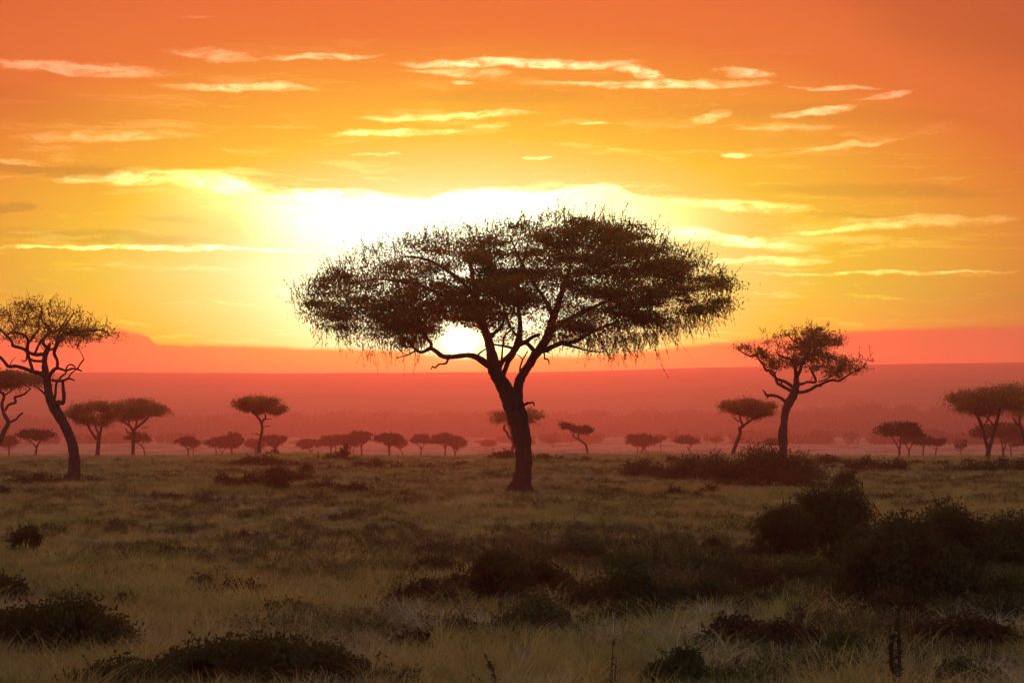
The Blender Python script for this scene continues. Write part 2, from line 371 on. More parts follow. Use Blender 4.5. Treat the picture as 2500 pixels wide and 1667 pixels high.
ZZ = ground_z(XX, YY)
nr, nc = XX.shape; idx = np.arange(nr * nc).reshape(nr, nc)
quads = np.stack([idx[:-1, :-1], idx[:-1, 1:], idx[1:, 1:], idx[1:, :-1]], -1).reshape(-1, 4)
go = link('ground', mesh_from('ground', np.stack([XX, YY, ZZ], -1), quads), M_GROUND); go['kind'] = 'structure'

m, g = new_mat('hillside'); p = pos(g)
n = g.noise(g.v('MULTIPLY', p, (0.004, 0.02, 0.12)), 1.0, 5.0, 0.6)
out_surf(m, g, princ(g, g.mix(g.rng(n, 0.35, 0.65, 0, 1), (0.05, 0.05, 0.025), (0.11, 0.085, 0.05)), 1.0, None, 0.0)); M_HILL = m
def ridge(Y0, top, depth, seed, rough):
    """a long scarp: foot towards the viewer, flat crest; top = (column, row) of the crest line in the photograph"""
    xs = np.linspace(-3400, 3400, 520); px = CX + xs * F / Y0
    crest = CAM_H + Y0 * (HY - np.interp(px, [t[0] for t in top], [t[1] for t in top])) / F + (fbm(xs / 300, xs * 0, seed, 5) - 0.5) * rough
    t = np.linspace(0, 1, 26); prof = np.where(t < 0.62, (t / 0.62) ** 1.25, 1 - 0.25 * ((t - 0.62) / 0.38) ** 2)
    TT, X2 = np.meshgrid(t, xs, indexing='ij'); Y2 = Y0 - depth * 0.62 + TT * depth + (fbm(X2 / 480, TT * 2.0, seed + 5) - 0.5) * depth * 0.35
    foot = -20.0
    Z2 = foot + (crest[None] - foot) * prof[:, None] + (fbm(X2 / 170, TT * 6, seed + 9) - 0.5) * rough * 1.5 * (prof * (1 - prof) * 4)[:, None]
    return X2, Y2, Z2
mb = MB()
for args in [(2350, [(-2000, 912), (0, 905), (240, 903), (900, 905), (1300, 904), (1700, 893), (1950, 888), (2200, 884), (2500, 880), (4200, 876)], 950, 3, 4.0),
             (2350, [(-2000, 930), (0, 950), (700, 958), (1250, 962), (1700, 955), (2050, 938), (2500, 930), (4200, 925)], 560, 14, 3.5)]:
    X2, Y2, Z2 = ridge(*args); nr, nc = X2.shape; idx = np.arange(nr * nc).reshape(nr, nc)
    mb.add(np.stack([X2, Y2, Z2], -1).reshape(-1, 3), np.stack([idx[:-1, :-1], idx[:-1, 1:], idx[1:, 1:], idx[1:, :-1]], -1).reshape(-1, 4))
ho = mb.build('hills', M_HILL); ho['kind'] = 'structure'

# ------------------------------------------------------------------ haze
hz = MB(); x0, x1, y0, y1, z0, z1 = -7600, 7600, -400, 9800, -40.0, HAZE_TOP
hz.add([(x0, y0, z0), (x1, y0, z0), (x1, y1, z0), (x0, y1, z0), (x0, y0, z1), (x1, y0, z1), (x1, y1, z1), (x0, y1, z1)],
       [(0, 3, 2, 1), (4, 5, 6, 7), (0, 1, 5, 4), (1, 2, 6, 5), (2, 3, 7, 6), (3, 0, 4, 7)])
mh = bpy.data.materials.new('haze'); mh.use_nodes = True; mh.node_tree.nodes.clear(); g = NG(mh.node_tree)
pv = g.n.new('ShaderNodeVolumePrincipled'); pv.inputs['Color'].default_value = (*HAZE_COL, 1); pv.inputs['Density'].default_value = SIG
pv.inputs['Anisotropy'].default_value = HAZE_G
oo = g.n.new('ShaderNodeOutputMaterial'); g.l.new(pv.outputs[0], oo.inputs['Volume'])
hzo = hz.build('haze', mh, None, False); hzo['kind'] = 'stuff'
# ------------------------------------------------------------------ plants
def leaf_quads(C, D, W, L, N=None, rng=RNG):
    """elongated rhomb leaves: C centres, D long directions, W/L half sizes"""
    n = len(C); r = rng.normal(size=(n, 3)); S = np.cross(D, r); S /= np.linalg.norm(S, axis=1)[:, None] + 1e-9
    W = np.broadcast_to(np.asarray(W, float), (n,))[:, None]; L = np.broadcast_to(np.asarray(L, float), (n,))[:, None]
    v = np.stack([C - D * L, C + S * W - D * L * 0.1, C + D * L, C - S * W - D * L * 0.1], 1)
    return v.reshape(-1, 3), np.arange(n * 4).reshape(n, 4)
def unit(a): return a / (np.linalg.norm(a, axis=-1, keepdims=True) + 1e-9)

def in_poly(x, y, poly):
    inside = np.zeros(len(x), bool); n = len(poly)
    for i in range(n):
        x0, y0 = poly[i]; x1, y1 = poly[(i + 1) % n]
        c = ((y0 > y) != (y1 > y)) & (x < (x1 - x0) * (y - y0) / (y1 - y0 + 1e-12) + x0)
        inside ^= c
    return inside

def crown_points(poly, n, rng, holes=(), depth=0.8):
    """n spots inside the solid whose silhouette is poly (metres, local x/z); returns x, depth, z"""
    poly = np.asarray(poly, float); lo, hi = poly.min(0), poly.max(0); c = np.array([(lo[0] + hi[0]) / 2, poly[:, 1].mean()])
    hw = (hi[0] - lo[0]) / 2; out = []
    while len(out) < n:
        m = n * 6
        x = rng.uniform(lo[0], hi[0], m); z = rng.uniform(lo[1], hi[1], m); s = rng.uniform(-1, 1, m)
        k = np.sqrt(1 - s ** 2); ok = in_poly(c[0] + (x - c[0]) / np.maximum(k, .05), c[1] + (z - c[1]) / np.maximum(0.45 + 0.55 * k, .05), poly)
        for hx, hz_, hr, hv in holes: ok &= ((x - hx) / hr) ** 2 + ((z - hz_) / hv) ** 2 > 1
        for a, b, d in zip(x[ok], z[ok], s[ok]): out.append((a, d * hw * depth, b))
    return np.array(out[:n])

class Tree:
    def __init__(s, name, label, base, Y, seed, group=None, cat='tree', zoff=None):
        s.rng = np.random.default_rng(seed); s.Y = Y; s.k = Y / F; s.bx, s.by = base
        X = (base[0] - CX) * s.k; s.gz = float(ground_z(X, Y)) if zoff is None else zoff
        s.z0 = CAM_H + (HY - base[1]) * s.k - s.gz      # the foot, measured from the ground there
        s.o = thing(name, label, cat, (X, Y, s.gz), group); s.nodes = []; s.nrad = []
        s.limbs = []
    def L(s, px, py, dep=0.0):
        return np.array([(px - s.bx) * s.k, dep, (s.by - py) * s.k + s.z0])
    def path(s, pts, depth=0.0, bend=0.0, per=6, wig=0.0):
        """pts: rows (px, py, radius px); depth grows along the path to 'depth' metres"""
        n = len(pts); rows = []
        for i, (px, py, r) in enumerate(pts):
            t = i / max(1, n - 1); dep = (depth if np.isscalar(depth) else 0) * t + bend * math.sin(t * math.pi)
            rows.append([*s.L(px, py, dep), r * s.k])
        rows = spline(rows, per)
        if wig: rows[1:-1, :3] += s.rng.normal(0, wig, (len(rows) - 2, 3))
        return rows
    def limb(s, mb, pts, depth=0.0, bend=0.0, sides=8, per=6, wig=0.0, start=None, rough=0.12, grow=True, foot=False):
        rows = s.path(pts, depth, bend, per, wig)
        if start is not None:           # leave the parent limb at its own depth
            rows[:, 1] += start
        if foot:
            t = np.clip(1 - (rows[:, 2] - rows[0, 2]) / (rows[0, 3] * 5), 0, 1); rows[:, 3] *= 1 + 0.34 * t ** 2.5
            first = rows[0].copy(); first[2] = min(first[2], 0) - 0.25; first[3] *= 1.1
            if sides >= 12:             # roots spreading from the foot
                for a in np.linspace(0, 6.28, 7)[:-1] + s.rng.uniform(-.3, .3, 6):
                    r0 = rows[0, 3]; dr = np.array([math.cos(a), math.sin(a), 0]); q0 = rows[0, :3] * (1, 1, 0) + (0, 0, rows[0, 2] * 0.5)
                    rt = spline([[*(q0 + dr * r0 * .45 + (0, 0, r0 * 1.1)), r0 * .34], [*(q0 + dr * r0 * 1.05 + (0, 0, r0 * .25)), r0 * .28], [*(q0 + dr * r0 * s.rng.uniform(1.7, 2.3) + (0, 0, -.10)), r0 * .14]], 4); mb.tube(rt[:, :3], rt[:, 3], 7, .15, s.rng)
            rows = np.vstack([first, rows])
        mb.tube(rows[:, :3], rows[:, 3], sides, rough, s.rng)
        if grow:
            s.nodes.append(rows[1:, :3]); s.nrad.append(rows[1:, 3])
        return rows
    def grow(s, mb, targets, rmax=0.05, rtip=0.008, sides=4, sag=0.12, step=0.35, maxlen=None):
        """thin boughs from the nearest living wood out to every leaf cluster"""
        N = np.vstack(s.nodes); R = np.concatenate(s.nrad)
        root = N[np.argmin(N[:, 2])]; order = np.argsort(np.linalg.norm((targets - s.fork) * (1, 1, 1.3), axis=1))
        dn = np.linalg.norm(N - s.fork, axis=1)
        for i in order:
            t = targets[i]; d = np.linalg.norm(N - t, axis=1)
            pen = np.maximum(0, dn - np.linalg.norm(t - s.fork)) * 1.0 + np.maximum(0, N[:, 2] - t[2] - 0.2) * 0.6
            j = int(np.argmin(d + pen)); L = d[j]
            if L < 0.05: continue
            if maxlen and L > maxlen: continue
            n = max(3, int(L / step) + 2); u = np.linspace(0, 1, n)[:, None]
            pts = N[j] * (1 - u) + t * u
            pts[:, 2] += (np.sin(u[:, 0] * math.pi) * L * s.rng.uniform(-0.6, 1.0) * sag)
            pts[1:-1] += s.rng.normal(0, 0.045 * L / n ** 0.5, (n - 2, 3))
            r0 = min(R[j] * 0.75, rmax, rtip + 0.012 * L); rad = r0 * (1 - u[:, 0]) + rtip * u[:, 0]
            mb.tube(pts, rad, sides, 0, s.rng, cap=False)
            N = np.vstack([N, pts[1:]]); R = np.concatenate([R, rad[1:]]); dn = np.concatenate([dn, np.linalg.norm(pts[1:] - s.fork, axis=1)])
        s.N = N
    def leaves(s, mb, centres, n_each, rx, rz, lw, ll, droop=0.6, up=0.0, spread=None):
        rng = s.rng; n_each = np.broadcast_to(np.asarray(n_each), (len(centres),)).astype(int)
        idx = np.repeat(np.arange(len(centres)), n_each); n = len(idx)
        sc = rng.uniform(0.6, 1.3, len(centres))[idx][:, None]
        off = rng.normal(size=(n, 3)) * np.array([rx, rx, rz]) * 0.62 * sc
        C = centres[idx] + off
        D = rng.normal(size=(n, 3)) * 0.75; D[:, 2] += np.where(rng.random(n) < 0.5, -droop, droop * up)
        v, q = leaf_quads(C, unit(D), lw * rng.uniform(0.6, 1.3, n), ll * rng.uniform(0.6, 1.4, n), rng=rng); mb.add(v, q)
    def sprays(s, twig, mb, starts, dirs, length, lw, ll, every, curve=(0, 0, 0.0)):
        """single shoots set with small leaves on both sides"""
        rng = s.rng
        for p, d in zip(starts, dirs):
            L = length * rng.uniform(0.5, 1.3); n = max(4, int(L / 0.12)); u = np.linspace(0, 1, n)[:, None]
            side = rng.normal(size=3) * 0.22
            pts = p + d * u * L + (np.asarray(curve) + side) * (u ** 2) * L
            twig.tube(pts, np.linspace(0.010, 0.004, n), 3, 0, rng, cap=False)
            m = max(3, int(L / every)); t = rng.uniform(0.15, 1.0, m)
            C = np.stack([np.interp(t, u[:, 0], pts[:, a]) for a in range(3)], 1) + rng.normal(0, lw * 1.2, (m, 3))
            D = unit(d * 0.5 + rng.normal(size=(m, 3)) * 0.6)
            v, q = leaf_quads(C, D, lw * rng.uniform(0.6, 1.2, m), ll * rng.uniform(0.5, 1.2, m), rng=rng); mb.add(v, q)

def poly_top(poly, x):
    """highest and lowest z of the outline at x"""
    zs = []
    n = len(poly)
    for i in range(n):
        (x0, z0), (x1, z1) = poly[i], poly[(i + 1) % n]
        if (x0 <= x < x1) or (x1 <= x < x0): zs.append(z0 + (z1 - z0) * (x - x0) / (x1 - x0))
    return (max(zs), min(zs)) if zs else (None, None)

BIG = 'large acacias standing nearest the viewer'
# ================================================================== the great umbrella acacia
t = Tree('umbrella_acacia', 'largest wide-crowned umbrella acacia, standing in front of the low sun', (1270, 1212), 81.0, 11, BIG)
tr = MB()
trunk = t.limb(tr, [(1269, 1213, 24), (1274, 1172, 20.5), (1279, 1130, 20), (1275, 1075, 21.5), (1264, 1020, 24.5), (1252, 985, 25), (1240, 962, 21), (1226, 937, 18), (1213, 915, 17), (1206, 900, 16), (1203, 880, 15), (1199, 858, 12), (1192, 830, 10.5), (1182, 800, 9.5), (1172, 765, 8), (1160, 710, 6), (1150, 650, 4), (1140, 610, 2.5)], depth=-0.7, sides=14, per=6, rough=0.07, foot=True)
tr.build('trunk', M_BARK, t.o)
def part_limb(name, *paths, **kw):
    mb = MB()
    for p in paths:
        pts, dep, bend, st = p[0], p[1], p[2] if len(p) > 2 else 0.0, p[3] if len(p) > 3 else 0.0
        t.limb(mb, pts, depth=dep, bend=bend, start=st, **kw)
    return mb.build(name, M_BARK, t.o)
part_limb('limb', ([(1262, 1010, 14), (1264, 979, 13), (1265, 950, 11.8), (1268, 931, 12), (1277, 912, 11), (1293, 889, 10.5), (1306, 866, 11), (1321, 849, 12), (1337, 820, 10.5), (1350, 778, 9.5), (1362, 745, 8), (1376, 700, 6), (1392, 650, 4), (1400, 600, 2.5)], 1.0),
          ([(1322, 850, 8), (1333, 853, 7), (1354, 843, 6), (1375, 837, 5.5), (1402, 834, 5), (1440, 814, 4), (1482, 795, 3), (1530, 780, 2)], -0.9, 0, 0.6),
          ([(1375, 839, 4), (1402, 847, 3), (1432, 856, 2), (1470, 862, 1.3)], -1.2, 0, 0.3),
          ([(1340, 815, 7), (1365, 790, 6), (1400, 770, 5), (1450, 745, 4), (1510, 720, 3), (1580, 700, 2), (1650, 690, 1.4)], 2.0, 0, 0.7),
          ([(1352, 770, 7), (1330, 730, 5), (1300, 690, 4), (1270, 640, 3), (1250, 600, 2)], -2.6, 0, 0.8),
          ([(1310, 862, 6), (1290, 838, 5), (1278, 832, 4), (1250, 800, 3), (1235, 760, 2)], 1.6, 0, 0.5), sides=10, rough=0.08)
part_limb('limb', ([(1202, 895, 10), (1190, 890, 9), (1166, 874, 8), (1143, 868, 6.5), (1107, 872, 6.2), (1082, 871, 6), (1067, 860, 5.5), (1053, 853, 5), (1034, 862, 4), (1019, 857, 3), (1006, 843, 3), (985, 825, 2.5), (955, 800, 2), (915, 775, 1.5)], -1.4, 0, -0.2),
          ([(1053, 853, 4.5), (1055, 842, 4), (1046, 828, 3.4), (1030, 808, 3), (1010, 780, 2.4), (985, 750, 2)], 0.8, 0, -1.0),
          ([(1019, 858, 2.4), (1002, 868, 1.8), (985, 873, 1.3), (970, 878, .9)], 0.1, 0, -1.3),
          ([(1178, 880, 3), (1168, 868, 2.5), (1178, 858, 2), (1188, 852, 1.6)], 0.2, 0, -0.5), sides=9, rough=0.08)
part_limb('dead_twig', ([(1096, 876, 3.4), (1092, 886, 2.8), (1088, 889, 2.6), (1073, 891, 2.3), (1064, 899, 2.2), (1058, 896, 1.8), (1054, 903, 1.2)], 0.15, 0, -0.8), sides=5, grow=False)
part_limb('limb', ([(1216, 915, 8), (1222, 888, 7), (1239, 872, 6.2), (1254, 857, 8), (1264, 838, 9), (1268, 815, 7.5), (1270, 790, 6), (1266, 750, 5), (1262, 700, 4), (1275, 640, 3), (1290, 590, 2)], 1.4, 0, -0.3),
          ([(1222, 932, 7), (1229, 912, 6), (1234, 900, 6), (1241, 882, 6), (1256, 860, 6.5)], 0.5, 0.3, -0.2),
          ([(1264, 842, 6), (1283, 834, 5.5), (1300, 822, 4.5), (1318, 815, 4)], 0.3, 0, 0.2),
          ([(1203, 842, 2.4), (1222, 844, 2.6), (1245, 848, 3.4), (1255, 852, 4)], 0.7, 0, -0.5),
          ([(1225, 876, 2.5), (1227, 850, 2.2), (1231, 822, 2.4), (1243, 808, 2.4), (1256, 796, 2)], 0.8, 0, -0.1),
          ([(1192, 832, 6), (1205, 815, 5), (1222, 800, 4), (1232, 770, 3), (1228, 735, 2)], 1.2, 0, -0.5), sides=8, rough=0.08)
part_limb('limb', ([(1180, 795, 7), (1150, 765, 6), (1110, 740, 5), (1060, 715, 4), (1000, 695, 3), (930, 690, 2), (860, 700, 1.4)], -1.5, 0, -0.5),
          ([(1165, 735, 6), (1130, 690, 5), (1080, 650, 4), (1030, 625, 3), (980, 615, 2)], 2.6, 0, -0.5),
          ([(1110, 740, 4), (1060, 755, 3.2), (1010, 760, 2.6), (940, 750, 2), (860, 750, 1.3), (790, 745, 1)], 1.8, 0, -1.0), sides=7, rough=0.08)
part_limb('broken_stub', ([(1274, 989, 4), (1283, 987, 3), (1288, 984, 3.3), (1293, 984, 2.3), (1300, 982.5, 2.3), (1302, 985, 2.2), (1304, 991, 1.5)], -0.4, 0, -0.55), sides=6, grow=False)
part_limb('dead_twig', ([(1328, 858, 3), (1330, 866, 2.2), (1330, 875, 2.0), (1336, 875, 2), (1340, 880, 1.9), (1341, 889, 1.3)], -0.3, 0, 0.7),
          ([(1329, 858, 2), (1337, 858, 1.8), (1343, 861, 1.2)], -0.1, 0, 0.7), sides=5, grow=False)
part_limb('dead_twig', ([(1270, 906, 3), (1270, 896, 2.2), (1276, 878, 2), (1282, 868, 1.8), (1288, 857, 1.6)], -0.2, 0, 0.35),
          ([(1276, 877, 1.6), (1268, 869, 1.3), (1262, 866, 1)], -0.2, 0, 0.22), sides=4, grow=False)
t.fork = t.L(1235, 900)
outl = [(712, 728), (745, 708), (787, 680), (830, 652), (872, 628), (915, 612), (957, 603), (985, 592), (1010, 583), (1060, 582), (1105, 577), (1150, 572), (1201, 561), (1240, 556), (1276, 552), (1315, 545), (1350, 533), (1385, 535), (1414, 545), (1450, 548), (1499, 545), (1540, 552), (1573, 562), (1600, 585), (1626, 602), (1665, 620), (1701, 636), (1735, 655), (1765, 672), (1786, 702), (1775, 738), (1743, 758), (1700, 774), (1658, 790), (1620, 806), (1595, 818), (1540, 834), (1488, 838), (1430, 832), (1385, 826), (1340, 835), (1300, 838), (1262, 842), (1230, 842), (1205, 842), (1186, 826), (1165, 806), (1140, 802), (1100, 812), (1070, 832), (1050, 846), (1010, 846), (975, 848), (925, 840), (885, 838), (850, 830), (787, 804), (752, 778), (733, 758)]
poly = [tuple(t.L(x, y)[[0, 2]]) for x, y in outl]
hole = t.L(1128, 838); sparse = t.L(1262, 812)
cen = crown_points(poly, 1050, t.rng, holes=[(hole[0] - 6 * t.k, hole[2] - 12 * t.k, 112 * t.k, 66 * t.k)])
# open window of small leaves round the middle limbs
dd = ((cen[:, 0] - sparse[0]) / (75 * t.k)) ** 2 + ((cen[:, 2] - sparse[2]) / (42 * t.k)) ** 2
keep = (dd > 1) | (t.rng.random(len(cen)) < 0.2); cen = cen[keep]
tw = MB(); t.grow(tw, cen, rmax=0.06, rtip=0.007, sides=4, step=0.4)
lv = MB()
clump = vnoise(cen[:, 0] * 0.95 + 40, cen[:, 2] * 2.3 + cen[:, 1] * 0.3, 5)
t.leaves(lv, cen, np.where(clump > 0.46, 235, 44), 0.56, 0.16, 0.020, 0.062, droop=0.9, up=0.5)
# shoots on top, hanging strands below
ups, ud = [], []; dns, ddn = [], []
for x in np.linspace(712, 1788, 620):
    a, b = poly_top(poly, t.L(x, 0)[0]);
    if a is None: continue
    s_ = t.rng.uniform(-0.75, 0.75); kk = math.sqrt(1 - s_ * s_); mid = (a + b) / 2; dep = s_ * 6.0
    ups.append((t.L(x, 0)[0] * (0.55 + 0.45 * kk) , dep, mid + (a - mid) * (0.55 + 0.45 * kk) - 0.15)); ud.append(unit(np.array([t.rng.normal(0.0, 0.35) + (x - 1250) / 1600, t.rng.normal(0, 0.4), 1.0])))
    for _ in range(2 if x > 1430 else (1 if t.rng.random() < 0.55 else 0)):
        s_ = t.rng.uniform(-0.7, 0.7); kk = math.sqrt(1 - s_ * s_)
        if 1040 < x < 1330: continue
        dns.append((t.L(x, 0)[0] * (0.6 + 0.4 * kk), s_ * 6.0, mid + (b - mid) * (0.6 + 0.4 * kk) + 0.1)); ddn.append(unit(np.array([t.rng.normal(0.15, 0.3), t.rng.normal(0, 0.3), -1.0])))
t.sprays(tw, lv, np.array(ups), np.array(ud), 0.58, 0.016, 0.045, 0.035)
t.sprays(tw, lv, np.array(dns), np.array(ddn), 0.72, 0.013, 0.05, 0.055)
# a few long whips that stand clear of the dome
W = [((1395, 545), (0.45, 0, 0.9), 0.9), ((1405, 540), (0.8, 0.2, 0.55), 0.8), ((1480, 560), (-0.35, 0, 1.0), 0.8), ((1500, 545), (0.5, 0, 0.55), 0.8), ((1560, 560), (1, 0, 0.15), 0.6), ((1290, 560), (-0.4, 0, 0.9), 0.5), ((1040, 590), (-0.1, 0, 1), 0.5), ((930, 615), (-0.9, 0, 0.35), 0.7), ((1660, 625), (0.5, 0, 0.9), 0.55), ((1720, 650), (0.6, 0, 0.5), 0.5),
     ((1780, 740), (0.3, 0, -1), 0.9), ((1595, 835), (0.35, 0, -1), 0.9), ((1620, 822), (0.4, 0, -1), 0.7), ((905, 840), (-0.1, 0, -1), 0.5)]
t.sprays(tw, lv, np.array([t.L(*w[0], t.rng.uniform(-1, 1)) for w in W]), unit(np.array([w[1] for w in W], float)), 0.85, 0.014, 0.045, 0.03, curve=(0, 0, -0.1))
tw.build('twigs', M_BARK, t.o); lv.build('crown', M_LEAF, t.o, smooth=False)
# ================================================================== the open-crowned tree on the left
t = Tree('acacia_tree', 'tall crooked acacia with sparse bare-twigged crown at the left, its trunk bowed to the right', (174, 1182), 97.0, 23, BIG)
tr = MB()
t.limb(tr, [(174, 1184, 16), (181, 1150, 14.5), (181, 1118, 13.5), (176, 1085, 12.5), (167, 1060, 12), (155, 1035, 12), (140, 1010, 13), (125, 985, 12), (117, 960, 10.5), (113, 930, 9.5), (108, 905, 9), (106, 880, 6.5), (109, 862, 6.5), (115, 848, 5.5), (118, 838, 3.5)], depth=0.3, sides=12, rough=0.08, foot=True)
tr.build('trunk', M_BARK, t.o)
part_limb('limb', ([(116, 925, 5), (125, 912, 5), (135, 902, 4.5), (143, 897, 4.2), (144, 880, 3.8), (138, 864, 4.2), (143, 848, 5), (150, 835, 5), (160, 822, 4.5), (175, 815, 4), (200, 812, 3.2), (230, 810, 2.4), (262, 808, 1.6)], -1.2),
          ([(144, 898, 3.6), (155, 902, 3), (165, 905, 2.8), (180, 900, 2.6), (192, 902, 2.2), (201, 906, 1.8)], 0.4, 0, -0.5),
          ([(164, 905, 2.4), (166, 896, 2), (172, 890, 1.9), (180, 892, 1.8), (184, 896, 1.6)], 0.3, 0, -0.3), ([(192, 902, 2), (196, 892, 1.8), (202, 882, 2), (205, 876, 1.4)], 0.3, 0, -0.3),
          ([(150, 836, 4), (148, 820, 3), (155, 800, 2.4), (168, 780, 1.8), (175, 760, 1.2)], 1.4, 0, -0.9), ([(145, 850, 3), (130, 856, 2.4), (120, 860, 2)], .2, 0, -0.8), sides=8, rough=0.1)
part_limb('limb', ([(126, 988, 7), (130, 978, 6.2), (141, 990, 5.5), (145, 981, 5.2), (156, 984, 5), (160, 970, 4.6), (159, 950, 4.2), (159, 932, 3.8), (160, 929, 3.5)], -0.7, 0, 0.1),
          ([(133, 976, 3.6), (138, 962, 3.2), (140, 945, 3), (145, 932, 3), (150, 930, 3)], -0.5, 0, -0.1),
          ([(133, 926, 2.6), (140, 930, 3.4), (152, 931, 3.2), (163, 929, 3), (175, 925, 2.6), (186, 928, 1.8), (190, 931, 1)], 0, 0, -0.6),
          ([(150, 930, 2.8), (156, 920, 2.4), (165, 913, 2.2), (168, 906, 2)], 0.1, 0, -0.6), ([(172, 926, 2), (180, 912, 1.7), (190, 904, 1.5)], 0.1, 0, -0.6),
          ([(160, 962, 2), (167, 961, 1.6), (169, 959, 1)], -.2, 0, -0.6), sides=7, rough=0.08, grow=False)
part_limb('limb', ([(108, 915, 6.5), (95, 911, 5.6), (80, 907, 5), (62, 900, 4.6), (40, 894, 4.2), (24, 895, 3.8), (12, 880, 3.6), (-6, 862, 3.4), (-25, 845, 3), (-45, 825, 2.2)], -0.8, 0, 0.2),
          ([(80, 906, 4.2), (72, 888, 4), (64, 868, 4), (58, 856, 4.6), (48, 850, 4.2), (34, 846, 3.8), (18, 842, 3.6), (14, 832, 3.2), (0, 818, 3), (-20, 800, 2.4), (-40, 780, 1.6)], 1.6, 0, 0.1),
          ([(60, 858, 4), (62, 845, 4), (66, 832, 3.8), (60, 818, 3.2), (40, 812, 2.6), (25, 815, 2.2)], -1.0, 0, 0.6), ([(66, 832, 3.4), (74, 815, 2.8), (80, 800, 2.4), (76, 780, 1.8), (84, 760, 1.2)], 1.2, 0, 0.6), sides=8, rough=0.1)
part_limb('limb', ([(110, 866, 4.5), (98, 864, 4.6), (84, 865, 4.6), (70, 862, 4), (60, 857, 3.5)], 0.4, 0, 0.3), ([(107, 880, 3.5), (95, 881, 3.2), (78, 880, 3.2), (70, 876, 3)], 0.2, 0, 0.3),
          ([(112, 852, 5), (106, 846, 4.6), (96, 835, 4.2), (96, 822, 4.4), (105, 812, 4.2), (112, 806, 3.8), (128, 803, 3.4), (145, 806, 2.6), (160, 800, 1.8)], 1.8, 0, 0.3),
          ([(96, 828, 3.6), (88, 842, 3), (80, 860, 3)], 0, 0, 0.5), ([(112, 806, 3), (104, 792, 2.6), (96, 780, 2), (100, 760, 1.5), (98, 740, 1)], -1.4, 0, 1.2), ([(130, 803, 2.6), (138, 780, 2), (140, 760, 1.5)], 1.2, 0, 1.2), sides=8, rough=0.1)
for tw_ in (([(62, 866, 2.2), (60, 878, 2), (54, 882, 1.7), (49, 877, 1.2)], 0, 0, .3), ([(24, 892, 1.4), (30, 880, 1), (38, 872, .7)], 0, 0, .0), ([(112, 966, 3.2), (98, 955, 2.6), (84, 944, 2.2)], .4, 0, .2)): part_limb('dead_twig', tw_, sides=5, grow=False)
t.fork = t.L(110, 905)
poly = [tuple(t.L(x, y)[[0, 2]]) for x, y in [(-95, 800), (-70, 770), (-40, 752), (0, 752), (35, 752), (55, 728), (80, 722), (100, 722), (130, 736), (150, 738), (185, 756), (215, 770), (250, 786), (285, 798), (298, 818), (290, 834), (255, 826), (230, 830), (205, 842), (190, 850), (165, 840), (140, 824), (110, 830), (80, 838), (50, 842), (20, 838), (-20, 830), (-60, 822)]]
cen = crown_points(poly, 330, t.rng)
tw = MB(); t.grow(tw, cen, rmax=0.07, rtip=0.012, sides=4, step=0.35, sag=0.2)
lv = MB(); cl_ = vnoise(cen[:, 0] * 1.1 + 7, cen[:, 2] * 2 + cen[:, 1] * .4, 8)
right = np.abs(cen[:, 0] - t.L(185, 0)[0]) < 55 * t.k
t.leaves(lv, cen, np.where(cl_ > 0.55, 22, 4) + np.where(right & (cen[:, 2] < t.L(0, 800)[2]) & (cen[:, 2] > t.L(0, 832)[2]), 45, 0), 0.36, 0.16, 0.022, 0.065, droop=0.3, up=1.5)
ups = [c for c in cen]
t.sprays(tw, lv, np.array(ups), unit(np.stack([t.rng.normal(0.1, 0.45, len(ups)), t.rng.normal(0, 0.4, len(ups)), np.full(len(ups), 1.0)], 1)), 0.40, 0.017, 0.042, 0.075)
dn = cen[::9]; t.sprays(tw, lv, dn, unit(np.stack([t.rng.normal(0.1, 0.2, len(dn)), t.rng.normal(0, 0.3, len(dn)), np.full(len(dn), -1.0)], 1)), 0.4, 0.018, 0.05, 0.05)
tw.build('twigs', M_BARK, t.o); lv.build('crown', M_LEAF, t.o, smooth=False)

# ================================================================== the tree on the bushy rise at the right
t = Tree('acacia_tree', 'tall ragged-crowned tree with a broken side branch, rising behind the bushy mound at the right', (1909, 1146), 130.0, 31, BIG)
tr = MB()
t.limb(tr, [(1909, 1148, 11.5), (1911, 1110, 10), (1914, 1085, 9.5), (1914, 1050, 9), (1916, 1020, 9), (1920, 1000, 10), (1928, 982, 11), (1938, 965, 10.5), (1943, 950, 9.5), (1946, 938, 8), (1946, 925, 6.5), (1948, 912, 5.5)], depth=0.4, sides=12, rough=0.08, foot=True)
tr.build('trunk', M_BARK, t.o)
part_limb('broken_branch', ([(1920, 984, 4.2), (1913, 976, 4), (1900, 968, 3.8), (1885, 965, 3.8), (1872, 965, 3.5), (1866, 958, 2.4), (1860, 951, .9)], -0.5, 0, 0.15), ([(1876, 966, 2.6), (1872, 971, 1.6), (1869, 973, .7)], -0.1, 0, -.2), sides=7, grow=False)
part_limb('dead_stub', ([(1910, 1120, 4), (1903, 1080, 4.4), (1901, 1058, 3.4), (1904, 1040, 2.4), (1904, 1037, 1.2)], 0, 0, -0.3), sides=7, grow=False, rough=.2)
part_limb('limb', ([(1940, 957, 4.6), (1925, 950, 4.2), (1910, 942, 4), (1899, 936, 3.8), (1895, 930, 3.4), (1892, 920, 3), (1888, 910, 3), (1878, 905, 3), (1868, 904, 3), (1862, 892, 2.8), (1852, 880, 2.6), (1844, 870, 2.4), (1825, 869, 2), (1805, 858, 1.5), (1795, 848, 1)], -1.0, 0, 0.2),
          ([(1941, 948, 4.4), (1930, 938, 4.2), (1918, 930, 4), (1903, 925, 3.6), (1896, 918, 3), (1885, 908, 2.4)], 1.0, 0, 0.3), ([(1907, 943, 2.4), (1907, 932, 2), (1900, 926, 1.8)], 0.4, 0, -.3), sides=8, rough=0.1)
